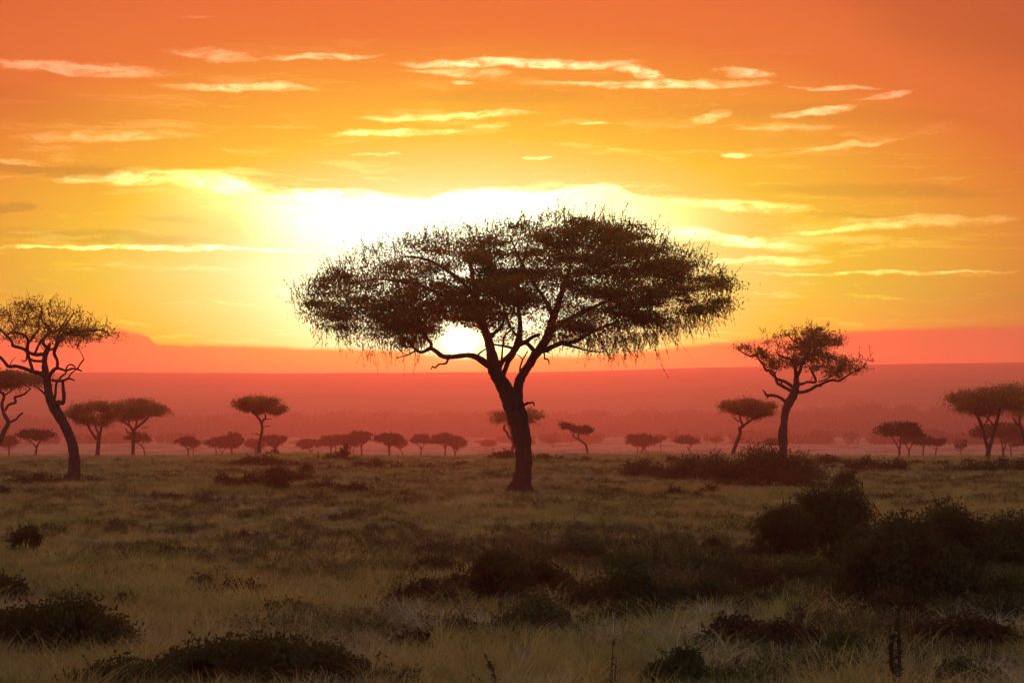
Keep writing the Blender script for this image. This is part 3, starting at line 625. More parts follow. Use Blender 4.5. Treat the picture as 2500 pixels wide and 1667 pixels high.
part_limb('limb', ([(1950, 958, 4.2), (1965, 956, 4), (1980, 950, 4), (1992, 942, 3.8), (2000, 940, 3.6), (2015, 932, 3.4), (2030, 928, 3), (2045, 930, 2.6), (2060, 920, 2), (2085, 905, 1.5), (2105, 895, 1)], -1.2, 0, 0.2),
          ([(2000, 940, 2.4), (2003, 945, 1.2)], 0, 0, -.3), ([(1948, 936, 3.8), (1960, 937, 3.6), (1975, 932, 3), (1995, 932, 3.2), (1995, 920, 3), (1990, 908, 2.8), (1985, 895, 2.2)], 1.2, 0, 0.2), ([(2000, 932, 2), (2020, 925, 1.8), (2040, 915, 1.5)], .5, 0, .3), sides=8, rough=0.1)
part_limb('limb', ([(1947, 918, 5), (1955, 905, 4.2), (1960, 890, 4), (1970, 872, 3.8), (1978, 855, 3.6), (1976, 840, 3.4), (1980, 825, 3), (1988, 812, 2), (1985, 800, 1.3)], 0.6, 0, 0.3),
          ([(1945, 920, 5), (1941, 900, 4.4), (1934, 885, 4), (1925, 878, 3.4), (1905, 872, 2.4), (1890, 862, 1.5)], -1.4, 0, 0.2), ([(1976, 842, 2.6), (1960, 838, 2), (1940, 832, 1.8), (1925, 818, 1.3), (1912, 808, .8)], -.8, 0, .8), ([(1980, 828, 2), (1995, 815, 1.6), (2010, 805, 1)], .6, 0, .9),
          ([(1945, 905, 3), (1948, 890, 2.4), (1945, 870, 2), (1950, 850, 1.4)], 1.6, 0, .4), ([(1968, 876, 2.6), (1985, 868, 2), (2010, 862, 1.5), (2030, 868, 1)], 1.5, 0, .5), sides=8, rough=0.1)
t.fork = t.L(1945, 935)
poly = [tuple(t.L(x, y)[[0, 2]]) for x, y in [(1796, 848), (1815, 846), (1840, 838), (1862, 838), (1868, 815), (1895, 806), (1920, 812), (1950, 796), (1985, 794), (2022, 798), (2034, 812), (2052, 822), (2054, 838), (2036, 846), (2026, 856), (2038, 868), (2060, 876), (2095, 872), (2130, 872), (2128, 902), (2100, 905), (2085, 914), (2060, 922), (2030, 915), (2000, 908), (1975, 905), (1955, 895), (1930, 892), (1905, 898), (1880, 902), (1862, 888), (1845, 872), (1815, 868), (1800, 858)]]
cen = crown_points(poly, 360, t.rng, depth=0.7)
tw = MB(); t.grow(tw, cen, rmax=0.07, rtip=0.014, sides=4, step=0.4, sag=0.2)
lv = MB(); cl_ = vnoise(cen[:, 0] * 0.8 + 3, cen[:, 2] * 1.2 + cen[:, 1] * .4, 12)
t.leaves(lv, cen, np.where(cl_ > 0.47, 50, 8), 0.34, 0.18, 0.034, 0.070, droop=0.4, up=1.0)
ups = cen[t.rng.random(len(cen)) < 0.5]
t.sprays(tw, lv, ups, unit(np.stack([t.rng.normal(0.0, 0.5, len(ups)), t.rng.normal(0, 0.4, len(ups)), np.full(len(ups), 0.9)], 1)), 0.45, 0.026, 0.05, 0.06)
for spot in [(2098, 872), (2124, 872), (2130, 885), (1862, 815), (1980, 798), (2020, 800)]:
    p_ = np.repeat(t.L(*spot)[None], 3, 0); t.sprays(tw, lv, p_, unit(np.array([[t.rng.normal(0.15, .3), t.rng.normal(0, .3), 1] for _ in p_])), 0.45, 0.026, 0.05, 0.06)
build_pair('crown', lv, M_LEAF, tw, M_BARK, t.o)

# ================================================================== umbrella trees out on the plain
def plain_tree(name, label, base, Y, trunk, limbs, crown, ncl=46, nleaf=70, group=None, seed=None, solid=1.0, depth=0.8, fuzz=1.0):
    """crown: outline in photograph units; trunk and limbs: rows (x, y, radius)"""
    global t
    Y = Y if Y < 205 else 196 + (Y - 205) * 0.72
    t = Tree(name, label, base, Y, seed or int(base[0] * 7 + Y), group)
    tr = MB()
    rows = t.limb(tr, [(x, y, max(r, 0.28 * 5638 / Y * 0.12)) for x, y, r in trunk], depth=0.0, sides=8, rough=0.12, foot=True)
    tr.build('trunk', M_BARK, t.o); tr = MB()
    for l in limbs:
        lm = MB(); t.limb(lm, [(x, y, r) for x, y, r in l], depth=t.rng.uniform(-0.9, 0.9), sides=6, rough=0.12); lm.build('limb', M_BARK, t.o)
    t.fork = rows[-1, :3]
    poly = [tuple(t.L(x, y)[[0, 2]]) for x, y in crown]
    xs = [p[0] for p in poly]; w = max(xs) - min(xs); zs = [p[1] for p in poly]; h = max(zs) - min(zs)
    cen = crown_points(poly, ncl, t.rng, depth=depth)
    t.grow(tr, cen, rmax=0.09, rtip=0.02, sides=3, step=0.9, sag=0.15)
    px = Y / 2309.0; ll = max(0.09, 1.05 * px); lw = max(0.035, 0.5 * px)
    lv = MB(); t.leaves(lv, cen, nleaf, 0.085 * w * fuzz + 0.1, 0.13 * h * fuzz + 0.05, lw, ll, droop=0.25, up=1.6)
    n = int(ncl * 1.2); ups = []; ud = []
    while len(ups) < n:
        x = t.rng.uniform(min(xs), max(xs)); a, b = poly_top(poly, x)
        if a is None: continue
        ups.append((x, t.rng.normal(0, w * 0.14), a - 0.25 * h * t.rng.random())); ud.append(unit(np.array([t.rng.normal(0, .5), t.rng.normal(0, .4), 1.0])))
    t.sprays(lv, lv, np.array(ups), np.array(ud), max(0.3, 2.2 * px), lw, ll * 0.8, max(0.06, px * 0.6))
    build_pair('crown', lv, M_FARLEAF if Y > 240 else M_LEAF, tr, M_BARK, t.o)

ROW = 'umbrella trees along the edge of the plain'; MID = 'small umbrella trees fading into the haze'
plain_tree('umbrella_tree', 'dark flat-topped tree cut by the left edge, behind the bowed trunk of the tall tree', (-22, 1124), 168, [(-22, 1126, 8), (-14, 1100, 7), (2, 1072, 6.5), (10, 1052, 6), (20, 1032, 5.5), (13, 1016, 5), (8, 1008, 4.5)],
    [[(10, 1012, 4), (4, 988, 4), (9, 967, 3.6), (2, 958, 3.4), (-20, 945, 2.5)], [(12, 1003, 3), (22, 988, 3.2), (39, 982, 3.2), (38, 970, 3.4), (52, 966, 2.8), (65, 960, 2.4), (78, 948, 1.8)], [(20, 1032, 3), (41, 1023, 2.6), (50, 1014, 2.4), (61, 1008, 2.2)], [(8, 966, 2.4), (22, 960, 2), (32, 956, 1.8)], [(-5, 1080, 3), (-10, 1050, 2.4), (0, 1040, 1.6)]],
    [(-110, 928), (-80, 912), (-40, 905), (0, 904), (24, 906), (60, 912), (95, 916), (117, 924), (112, 938), (85, 944), (60, 948), (40, 954), (20, 944), (0, 950), (-40, 956), (-90, 946)], 100, 150, ROW)
plain_tree('umbrella_tree', 'broad flat umbrella tree, left one of the touching pair behind the bowed trunk', (237, 1119), 240, [(237, 1120, 5.6), (239, 1095, 5), (241, 1072, 5), (240, 1060, 4)],
    [[(236, 1072, 3.6), (228, 1060, 3), (220, 1044, 2.8), (217, 1030, 2.4)], [(240, 1056, 3), (233, 1045, 2.4), (229, 1030, 2)], [(243, 1066, 3.6), (247, 1052, 3), (251, 1038, 2.6), (254, 1028, 2)], [(214, 1040, 1.4), (205, 1030, 1.2)]],
    [(151, 1016), (162, 1001), (178, 991), (205, 988), (222, 983), (248, 982), (268, 982), (285, 990), (290, 1010), (285, 1026), (268, 1036), (248, 1038), (230, 1030), (205, 1028), (185, 1026), (165, 1018)], 80, 120, ROW)
plain_tree('umbrella_tree', 'wide umbrella tree with pointed right tip, right of the touching pair behind the bowed trunk', (324, 1119), 236, [(324, 1120, 4.6), (325, 1090, 4.4), (326, 1065, 4.6), (327, 1050, 4.4)],
    [[(326, 1054, 3.4), (318, 1041, 2.8), (305, 1032, 2.4), (294, 1024, 2)], [(316, 1039, 2.2), (313, 1024, 1.8)], [(328, 1048, 3.6), (337, 1041, 3), (351, 1030, 2.8), (363, 1018, 2.4)], [(331, 1044, 2.8), (332, 1030, 2.4), (330, 1018, 2)], [(323, 1060, 1.6), (314, 1056, 1.5), (311, 1046, 1.4)], [(345, 1044, 1.2), (360, 1043, .9)]],
    [(272, 1020), (278, 995), (292, 985), (318, 978), (350, 977), (374, 983), (400, 994), (414, 1000), (425, 1009), (415, 1014), (395, 1013), (374, 1017), (350, 1018), (332, 1020), (310, 1022), (290, 1027)], 85, 120, ROW)
plain_tree('umbrella_tree', 'slender umbrella tree with an S-bent trunk on the low bushy rise left of centre', (632, 1120), 196, [(632, 1121, 5.2), (633, 1098, 5), (634, 1080, 4), (640, 1050, 3.4), (637, 1030, 3.2), (626, 1014, 2.8), (612, 1003, 2.2)],
    [[(638, 1034, 2.6), (644, 1024, 2.6), (649, 1021, 2.4), (649, 1010, 2)], [(649, 1023, 1.4), (661, 1022, 1)], [(641, 1042, 1.2), (660, 1039, .9)], [(636, 1063, 1.3), (628, 1058, 1.2), (617, 1059, .8)], [(626, 1014, 2), (640, 1006, 2), (655, 1000, 1.6)]],
    [(563, 986), (580, 977), (602, 971), (620, 973), (640, 970), (655, 974), (671, 974), (685, 982), (694, 988), (697, 998), (685, 1008), (667, 1009), (650, 1012), (636, 1008), (615, 1001), (595, 998), (575, 994)], 90, 110, ROW)
plain_tree('acacia_tree', 'ragged tree half hidden behind the trunk of the largest acacia', (1248, 1118), 262, [(1246, 1121, 4.5), (1249, 1105, 4.2), (1254, 1084, 4), (1250, 1072, 3.6), (1242, 1066, 3), (1237, 1054, 3), (1230, 1046, 2.8), (1233, 1038, 2.2)],
    [[(1254, 1082, 3.6), (1262, 1060, 3.2), (1275, 1045, 2.8), (1290, 1030, 2.2)], [(1246, 1050, 1.6), (1242, 1040, 1.8), (1238, 1030, 1.6)], [(1252, 1076, 2.4), (1246, 1052, 1.8)]],
    [(1197, 1022), (1203, 1010), (1215, 1004), (1235, 1008), (1260, 1002), (1280, 998), (1294, 996), (1315, 1004), (1328, 1013), (1318, 1017), (1312, 1030), (1300, 1036), (1290, 1034), (1270, 1028), (1250, 1030), (1235, 1031), (1222, 1026), (1206, 1031)], 70, 60, ROW)
plain_tree('acacia_tree', 'thin tree leaning left with a narrow ragged crown, right of the largest trunk', (1436, 1122), 300, [(1436, 1123, 3.2), (1434, 1102, 3), (1430, 1086, 2.8), (1420, 1077, 2.6), (1412, 1070, 2.2)],
    [[(1414, 1072, 1.8), (1403, 1068, 1.6), (1399, 1060, 1.6), (1403, 1052, 1.5)], [(1412, 1070, 2), (1413, 1058, 1.8), (1416, 1052, 1.5)], [(1402, 1064, 1), (1394, 1061, .8)], [(1402, 1054, 1.5), (1388, 1046, 1.4), (1376, 1038, 1)]],
    [(1366, 1028), (1372, 1032), (1384, 1035), (1392, 1040), (1399, 1038), (1410, 1043), (1420, 1044), (1437, 1040), (1450, 1044), (1452, 1051), (1445, 1056), (1425, 1058), (1410, 1054), (1396, 1053), (1386, 1047), (1375, 1045), (1369, 1038)], 42, 80, ROW, fuzz=0.8)
plain_tree('umbrella_tree', 'small dense umbrella tree with a leaning trunk, left of the bushy mound\'s tall tree', (1788, 1112), 188, [(1786, 1122, 5), (1792, 1098, 4.8), (1800, 1076, 4.4), (1807, 1058, 4.2), (1807, 1046, 4), (1816, 1038, 3.8)],
    [[(1814, 1040, 3), (1809, 1026, 2.6), (1807, 1014, 2.2)], [(1816, 1038, 3.2), (1828, 1030, 2.8), (1840, 1022, 2.4), (1856, 1014, 1.8)], [(1805, 1030, 1.6), (1798, 1024, 1.6), (1791, 1018, 1.2)], [(1804, 1050, 1.6), (1801, 1042, 1), ], [(1806, 1073, 1.8), (1812, 1070, 1)], [(1824, 1030, 1.6), (1826, 1018, 1.4)]],
    [(1755, 1006), (1760, 997), (1763, 986), (1780, 979), (1809, 974), (1832, 977), (1856, 984), (1872, 990), (1881, 986), (1896, 996), (1893, 1008), (1878, 1014), (1862, 1017), (1845, 1020), (1828, 1014), (1810, 1014), (1795, 1010), (1775, 1010)], 85, 110, ROW)
plain_tree('umbrella_tree', 'large dark umbrella tree with a V-forked trunk near the right edge', (2411, 1122), 182, [(2411, 1123, 6.5), (2413, 1105, 6), (2414, 1090, 6)],
    [[(2411, 1094, 4.4), (2405, 1068, 4.2), (2398, 1040, 4), (2388, 1015, 3.4), (2375, 995, 2.6)], [(2416, 1094, 4.6), (2426, 1058, 4.4), (2434, 1030, 4.4), (2441, 1005, 3.6), (2448, 985, 2.8)], [(2400, 1042, 2), (2412, 1022, 1.8), (2418, 1000, 1.6)], [(2430, 1045, 2), (2418, 1026, 1.6), (2405, 1012, 1.4)], [(2408, 1070, 1.6), (2420, 1062, 1.4)]],
    [(2320, 968), (2330, 960), (2352, 954), (2366, 956), (2381, 950), (2400, 948), (2423, 945), (2457, 943), (2485, 946), (2515, 955), (2540, 975), (2530, 995), (2500, 1000), (2470, 1003), (2445, 1004), (2425, 1012), (2400, 1012), (2389, 1014), (2355, 1008), (2328, 1002), (2322, 985)], 130, 130, ROW)
plain_tree('umbrella_tree', 'umbrella tree cut by the right edge, its trunk leaning in behind the V-forked one', (2518, 1124), 205, [(2516, 1126, 6), (2508, 1095, 5), (2500, 1068, 4.6), (2493, 1046, 4.2), (2490, 1036, 3.8)],
    [[(2492, 1044, 3), (2484, 1032, 2.6), (2477, 1020, 2)], [(2491, 1038, 2.8), (2490, 1022, 2.6), (2496, 1008, 2)], [(2504, 1080, 3), (2520, 1045, 2.6), (2535, 1015, 2)]],
    [(2468, 1002), (2480, 975), (2500, 955), (2550, 948), (2600, 965), (2620, 992), (2590, 1012), (2540, 1016), (2500, 1018), (2480, 1016)], 70, 110, ROW)
plain_tree('umbrella_tree', 'faint broad umbrella tree seen between and right of the V-forked trunk', (2450, 1121), 380, [(2450, 1122, 3.2), (2449, 1105, 3), (2450, 1096, 2.6)], [[(2449, 1100, 2.2), (2444, 1080, 1.8), (2438, 1068, 1.4)], [(2451, 1098, 2.2), (2456, 1078, 1.8), (2462, 1064, 1.4)]],
    [(2365, 1058), (2380, 1045), (2400, 1038), (2440, 1033), (2470, 1035), (2490, 1042), (2510, 1054), (2500, 1064), (2470, 1066), (2440, 1068), (2410, 1062), (2388, 1064)], 60, 90, MID)
plain_tree('umbrella_tree', 'small spindly umbrella tree at the right edge, behind the faint broad one', (2469, 1120), 470, [(2469, 1121, 2), (2468, 1100, 1.6), (2466, 1088, 1.3)], [], [(2440, 1078), (2455, 1068), (2480, 1064), (2505, 1072), (2498, 1084), (2470, 1090), (2450, 1086)], 30, 45, MID)
plain_tree('umbrella_tree', 'sloping umbrella tree on a forked trunk, tallest of the hazy group right of the mound', (2196, 1123), 290, [(2196, 1124, 3.2), (2196, 1108, 3), (2195, 1094, 2.8)], [[(2195, 1096, 2), (2187, 1080, 1.8), (2178, 1066, 1.5), (2168, 1058, 1)], [(2196, 1098, 2.2), (2199, 1080, 2), (2201, 1064, 1.8), (2206, 1052, 1.4)]],
    [(2137, 1054), (2142, 1045), (2158, 1038), (2185, 1031), (2210, 1032), (2226, 1033), (2238, 1043), (2248, 1055), (2254, 1064), (2240, 1066), (2222, 1062), (2204, 1060), (2188, 1052), (2176, 1058), (2168, 1068), (2152, 1062)], 60, 90, MID)
plain_tree('umbrella_tree', 'small forked umbrella tree directly behind the tallest of the hazy group right of the mound', (2219, 1121), 420, [(2219, 1122, 2.4), (2219, 1105, 2.2), (2219, 1096, 2)], [[(2219, 1100, 1.6), (2213, 1086, 1.4), (2206, 1076, 1)], [(2219, 1100, 1.5), (2226, 1086, 1.3), (2231, 1078, 1)]], [(2198, 1074), (2206, 1064), (2228, 1058), (2250, 1066), (2258, 1078), (2240, 1082), (2222, 1080), (2205, 1082)], 36, 60, MID)
plain_tree('umbrella_tree', 'straight-trunked umbrella tree in the hazy group, third trunk to the right of the mound', (2253, 1122), 400, [(2253, 1123, 2.3), (2254, 1100, 2), (2255, 1088, 1.8)], [[(2254, 1092, 1.4), (2246, 1080, 1.1)], [(2255, 1092, 1.4), (2264, 1080, 1.1)]], [(2228, 1072), (2240, 1062), (2260, 1062), (2280, 1070), (2284, 1080), (2265, 1086), (2248, 1086), (2232, 1080)], 36, 60, MID)
plain_tree('umbrella_tree', 'small tree with an upswept right tip, last of the hazy group right of the mound', (2283, 1121), 430, [(2282, 1122, 2), (2285, 1102, 1.7), (2288, 1090, 1.4)], [[(2286, 1098, 1), (2279, 1093, .8)]], [(2270, 1078), (2284, 1074), (2296, 1074), (2308, 1072), (2304, 1082), (2294, 1088), (2280, 1087)], 24, 50, MID)
plain_tree('acacia_tree', 'tiny round-headed tree standing alone on the pale plain, left of the V-forked tree', (2347, 1121), 540, [(2347, 1122, 1.5), (2346, 1108, 1.3), (2346, 1096, 1.2)], [[(2346, 1098, 1), (2335, 1085, .9)], [(2346, 1098, 1), (2358, 1084, .9)]], [(2330, 1086), (2334, 1077), (2346, 1074), (2356, 1072), (2363, 1078), (2358, 1088), (2347, 1096), (2336, 1094)], 22, 26, MID)
# left and centre
plain_tree('umbrella_tree', 'small flat umbrella tree left of the bowed trunk, below the edge tree\'s bare branch', (87, 1115), 360, [(87, 1117, 3.4), (88, 1100, 3), (91, 1086, 2.6)], [[(88, 1092, 2), (78, 1080, 1.6), (64, 1071, 1.2)], [(91, 1088, 2), (98, 1076, 1.8), (110, 1066, 1.3)]], [(41, 1062), (52, 1053), (75, 1050), (98, 1051), (126, 1052), (133, 1060), (122, 1066), (105, 1070), (92, 1074), (72, 1068), (55, 1067)], 48, 80, MID)
plain_tree('umbrella_tree', 'dim bushy tree at the far left edge under the flat-topped tree', (22, 1108), 520, [(22, 1112, 2.6), (22, 1098, 2.2), (22, 1088, 2)], [], [(-12, 1080), (0, 1068), (20, 1063), (38, 1070), (44, 1082), (30, 1092), (10, 1092)], 36, 60, MID)
plain_tree('acacia_tree', 'thin leaning tree behind the right one of the touching pair', (355, 1118), 400, [(356, 1119, 1.9), (353, 1104, 1.7), (349, 1092, 1.6), (342, 1085, 1.5), (334, 1080, 1.2)], [[(345, 1088, 1.2), (352, 1076, 1)]], [(303, 1071), (315, 1062), (332, 1055), (352, 1058), (364, 1063), (369, 1072), (355, 1074), (345, 1078), (330, 1078), (314, 1076)], 36, 50, MID)
plain_tree('umbrella_tree', 'small umbrella tree standing alone between the touching pair and the S-bent tree', (460, 1119), 420, [(460, 1121, 2.2), (460, 1104, 2), (457, 1092, 1.8)], [[(458, 1096, 1.4), (450, 1086, 1.1)], [(460, 1098, 1.2), (470, 1088, 1)]], [(428, 1081), (434, 1074), (450, 1069), (470, 1071), (485, 1079), (488, 1084), (474, 1088), (458, 1088), (444, 1085)], 44, 70, MID)
plain_tree('umbrella_tree', 'thin pale trunk with a low crown just right of the small lone umbrella tree', (472, 1112), 640, [(472, 1114, 1.4), (472, 1100, 1.2), (472, 1092, 1.1)], [], [(456, 1084), (470, 1078), (488, 1082), (490, 1089), (472, 1093), (458, 1090)], 18, 30, MID)
plain_tree('umbrella_tree', 'left tree of the merged clump beside the S-bent tree', (529, 1115), 520, [(529, 1117, 1.9), (528, 1104, 1.7), (526, 1092, 1.5)], [], [(502, 1082), (512, 1073), (530, 1069), (550, 1068), (556, 1078), (548, 1088), (530, 1091), (512, 1089)], 36, 60, MID)
plain_tree('umbrella_tree', 'Y-forked middle tree of the merged clump beside the S-bent tree', (545, 1118), 500, [(545, 1119, 2), (543, 1108, 1.8), (542, 1103, 1.7)], [[(543, 1106, 1.3), (536, 1098, 1.1)], [(543, 1106, 1.3), (549, 1094, 1.1)]], [(520, 1080), (534, 1070), (554, 1069), (572, 1074), (574, 1088), (556, 1092), (536, 1091)], 36, 60, MID)
plain_tree('umbrella_tree', 'thick-trunked right tree of the merged clump, with a raised crown', (567, 1119), 470, [(567, 1121, 2.8), (566, 1105, 2.6), (564, 1092, 2.4)], [], [(553, 1062), (566, 1060), (582, 1061), (592, 1070), (592, 1080), (580, 1089), (565, 1092), (552, 1086), (548, 1074), (560, 1067)], 44, 70, MID)
plain_tree('umbrella_tree', 'dim tree whose crown shows left of the S-bent trunk', (627, 1116), 600, [(627, 1118, 1.8), (625, 1104, 1.5), (624, 1096, 1.4)], [], [(595, 1086), (602, 1076), (618, 1072), (640, 1076), (651, 1086), (640, 1096), (622, 1098), (606, 1093)], 34, 50, MID)
plain_tree('umbrella_tree', 'flat umbrella tree whose crown shows right of the S-bent trunk', (669, 1114), 450, [(669, 1118, 2.4), (670, 1104, 2.2), (671, 1092, 2)], [[(670, 1098, 1.6), (662, 1086, 1.2)], [(671, 1096, 1.6), (680, 1084, 1.2)]], [(641, 1070), (652, 1064), (667, 1065), (690, 1066), (699, 1073), (690, 1080), (676, 1089), (662, 1085), (648, 1078)], 44, 70, MID)
plain_tree('umbrella_tree', 'low forked tree at the left end of the long row of merged crowns', (760, 1115), 530, [(760, 1117, 2), (758, 1105, 1.8), (757, 1098, 1.7)], [[(757, 1100, 1.3), (749, 1093, 1)], [(759, 1106, 1), (764, 1097, 1)]], [(726, 1084), (732, 1077), (754, 1073), (780, 1074), (796, 1078), (788, 1088), (765, 1091), (745, 1093), (730, 1090)], 44, 60, MID)
plain_tree('umbrella_tree', 'second tree from the left in the long row of merged crowns', (806, 1117), 490, [(806, 1119, 2), (808, 1100, 1.8), (810, 1087, 1.7)], [[(808, 1098, 1.1), (802, 1086, 1)]], [(776, 1078), (792, 1068), (812, 1064), (836, 1065), (846, 1074), (836, 1084), (812, 1086), (790, 1087)], 44, 60, MID)
plain_tree('umbrella_tree', 'thin-stemmed third tree in the long row of merged crowns', (820, 1112), 620, [(820, 1114, 1.4), (820, 1100, 1.2), (819, 1086, 1.2)], [], [(808, 1074), (822, 1066), (845, 1065), (858, 1074), (846, 1084), (820, 1086)], 26, 40, MID)
plain_tree('umbrella_tree', 'tilted fourth tree in the long row of merged crowns', (851, 1119), 470, [(850, 1121, 2.1), (852, 1104, 2), (857, 1088, 1.8)], [[(856, 1092, 1.2), (862, 1080, 1)]], [(826, 1074), (842, 1064), (862, 1061), (880, 1066), (884, 1078), (866, 1085), (846, 1085)], 40, 60, MID)
plain_tree('umbrella_tree', 'pale thin forked tree beside the tilted one in the long row of merged crowns', (862, 1118), 590, [(862, 1119, 1.3), (862, 1104, 1.2), (862, 1096, 1.1)], [[(862, 1100, 1), (866, 1088, .9)]], [(850, 1080), (862, 1074), (878, 1078), (876, 1088), (860, 1090)], 18, 36, MID)
plain_tree('umbrella_tree', 'tallest tree ending the long merged row at its right, with a hooked crown tip', (884, 1120), 440, [(884, 1122, 2.6), (883, 1104, 2.4), (882, 1084, 2.2)], [[(883, 1094, 1.2), (876, 1084, 1)], [(884, 1086, 1.4), (896, 1076, 1.1)]], [(842, 1072), (854, 1062), (864, 1056), (880, 1054), (892, 1057), (905, 1060), (912, 1057), (908, 1064), (898, 1072), (888, 1079), (866, 1084), (848, 1082)], 50, 70, MID)
plain_tree('umbrella_tree', 'neat domed umbrella tree on a straight trunk, right of the long merged row', (952, 1128), 370, [(952, 1136, 3), (951, 1112, 2.8), (950, 1096, 2.8), (950, 1084, 2.4)], [[(950, 1092, 1.6), (938, 1078, 1.2)], [(950, 1092, 1.6), (964, 1078, 1.2)]], [(916, 1070), (926, 1064), (938, 1061), (958, 1060), (974, 1064), (986, 1072), (976, 1080), (962, 1084), (944, 1084), (928, 1079)], 60, 80, MID)
plain_tree('acacia_tree', 'bent thin tree tucked behind the right side of the neat domed umbrella tree', (982, 1118), 520, [(981, 1120, 1.6), (983, 1108, 1.5), (979, 1100, 1.4), (974, 1093, 1.2)], [], [(958, 1082), (970, 1075), (986, 1073), (997, 1083), (990, 1090), (978, 1094), (966, 1090)], 28, 45, MID)
plain_tree('umbrella_tree', 'round-domed left tree of the trio just left of the largest trunk', (1027, 1119), 450, [(1027, 1121, 2.2), (1028, 1102, 2), (1027, 1090, 1.6)], [[(1028, 1100, 1.2), (1034, 1088, 1), (1038, 1080, .8)], [(1027, 1094, 1.2), (1018, 1082, .9)]], [(1003, 1078), (1008, 1069), (1020, 1063), (1034, 1061), (1046, 1066), (1054, 1076), (1040, 1080), (1022, 1080)], 46, 70, MID)
plain_tree('umbrella_tree', 'peaked middle tree of the trio just left of the largest trunk', (1086, 1120), 450, [(1085, 1122, 2.4), (1087, 1102, 2.2), (1087, 1086, 2)], [[(1087, 1094, 1.3), (1076, 1082, 1.1)], [(1087, 1092, 1.3), (1098, 1080, 1)]], [(1046, 1078), (1058, 1066), (1074, 1062), (1089, 1057), (1104, 1064), (1122, 1073), (1108, 1084), (1090, 1084), (1068, 1081)], 52, 70, MID)
plain_tree('umbrella_tree', 'fork-stemmed right tree of the trio just left of the largest trunk', (1111, 1120), 480, [(1111, 1122, 2.2), (1111, 1112, 2.1), (1111, 1107, 2)], [[(1111, 1110, 1.4), (1108, 1096, 1.3), (1106, 1086, 1)], [(1111, 1110, 1.4), (1114, 1096, 1.3), (1116, 1084, 1)]], [(1094, 1080), (1104, 1070), (1120, 1068), (1136, 1077), (1142, 1084), (1128, 1088), (1112, 1094), (1100, 1089)], 44, 60, MID)
plain_tree('umbrella_tree', 'small faint umbrella tree nearest to the left side of the largest trunk', (1187, 1114), 800, [(1187, 1116, 1.3), (1187, 1102, 1.2), (1187, 1092, 1.1)], [], [(1171, 1083), (1180, 1077), (1194, 1075), (1206, 1078), (1213, 1084), (1200, 1089), (1184, 1090)], 30, 50, MID)
plain_tree('umbrella_tree', 'barely visible flat tree in the haze between the largest trunk and the left-leaning tree', (1349, 1098), 1000, [(1349, 1100, 1.0), (1349, 1090, 1), (1349, 1082, .9)], [], [(1330, 1076), (1340, 1071), (1358, 1071), (1366, 1076), (1352, 1082), (1338, 1081)], 24, 36, MID)
plain_tree('umbrella_tree', 'broad umbrella tree on arching double stems, between the left-leaning tree and the mound', (1564, 1120), 460, [(1563, 1123, 2.4), (1564, 1108, 2.2), (1570, 1095, 2)], [[(1570, 1098, 1.5), (1566, 1086, 1.2)], [(1582, 1123, 1.5), (1579, 1104, 1.4), (1573, 1095, 1.4), (1570, 1088, 1)], [(1571, 1094, 1.5), (1582, 1084, 1.1)]], [(1521, 1072), (1532, 1065), (1545, 1061), (1566, 1062), (1584, 1061), (1598, 1067), (1608, 1074), (1596, 1082), (1580, 1088), (1560, 1088), (1540, 1084)], 56, 70, MID)
plain_tree('umbrella_tree', 'thin straight stem under the left half of the broad double-stemmed umbrella tree', (1555, 1119), 520, [(1555, 1122, 1.5), (1556, 1104, 1.3), (1557, 1092, 1.2)], [], [(1536, 1078), (1550, 1070), (1568, 1074), (1566, 1086), (1548, 1088)], 20, 40, MID)
plain_tree('umbrella_tree', 'faint tree behind the right tip of the broad double-stemmed umbrella tree', (1614, 1110), 700, [(1614, 1112, 1.2), (1613, 1096, 1.1), (1612, 1082, 1)], [], [(1594, 1072), (1606, 1065), (1624, 1065), (1628, 1072), (1614, 1080), (1598, 1080)], 24, 40, MID)
plain_tree('umbrella_tree', 'small umbrella tree with a slanting trunk just left of the mound', (1689, 1117), 500, [(1690, 1119, 1.9), (1684, 1102, 1.7), (1678, 1090, 1.5)], [[(1681, 1096, 1), (1690, 1084, .9)]], [(1647, 1074), (1658, 1066), (1674, 1063), (1692, 1067), (1708, 1077), (1694, 1083), (1676, 1083), (1660, 1080)], 46, 60, MID)
plain_tree('umbrella_tree', 'tiny dark flat crown floating in the haze left of the leaning dense umbrella tree', (1749, 1100), 880, [(1749, 1102, 1.1), (1748, 1090, 1), (1747, 1080, .9)], [], [(1731, 1074), (1742, 1069), (1756, 1069), (1764, 1074), (1754, 1079), (1738, 1079)], 24, 36, MID)
plain_tree('umbrella_tree', 'small olive umbrella tree peeping over the mound beside the tall ragged tree', (1884, 1116), 470, [(1884, 1118, 2), (1884, 1100, 1.8), (1883, 1086, 1.6)], [], [(1864, 1078), (1874, 1073), (1890, 1072), (1904, 1074), (1904, 1082), (1890, 1085), (1876, 1084)], 30, 50, MID)
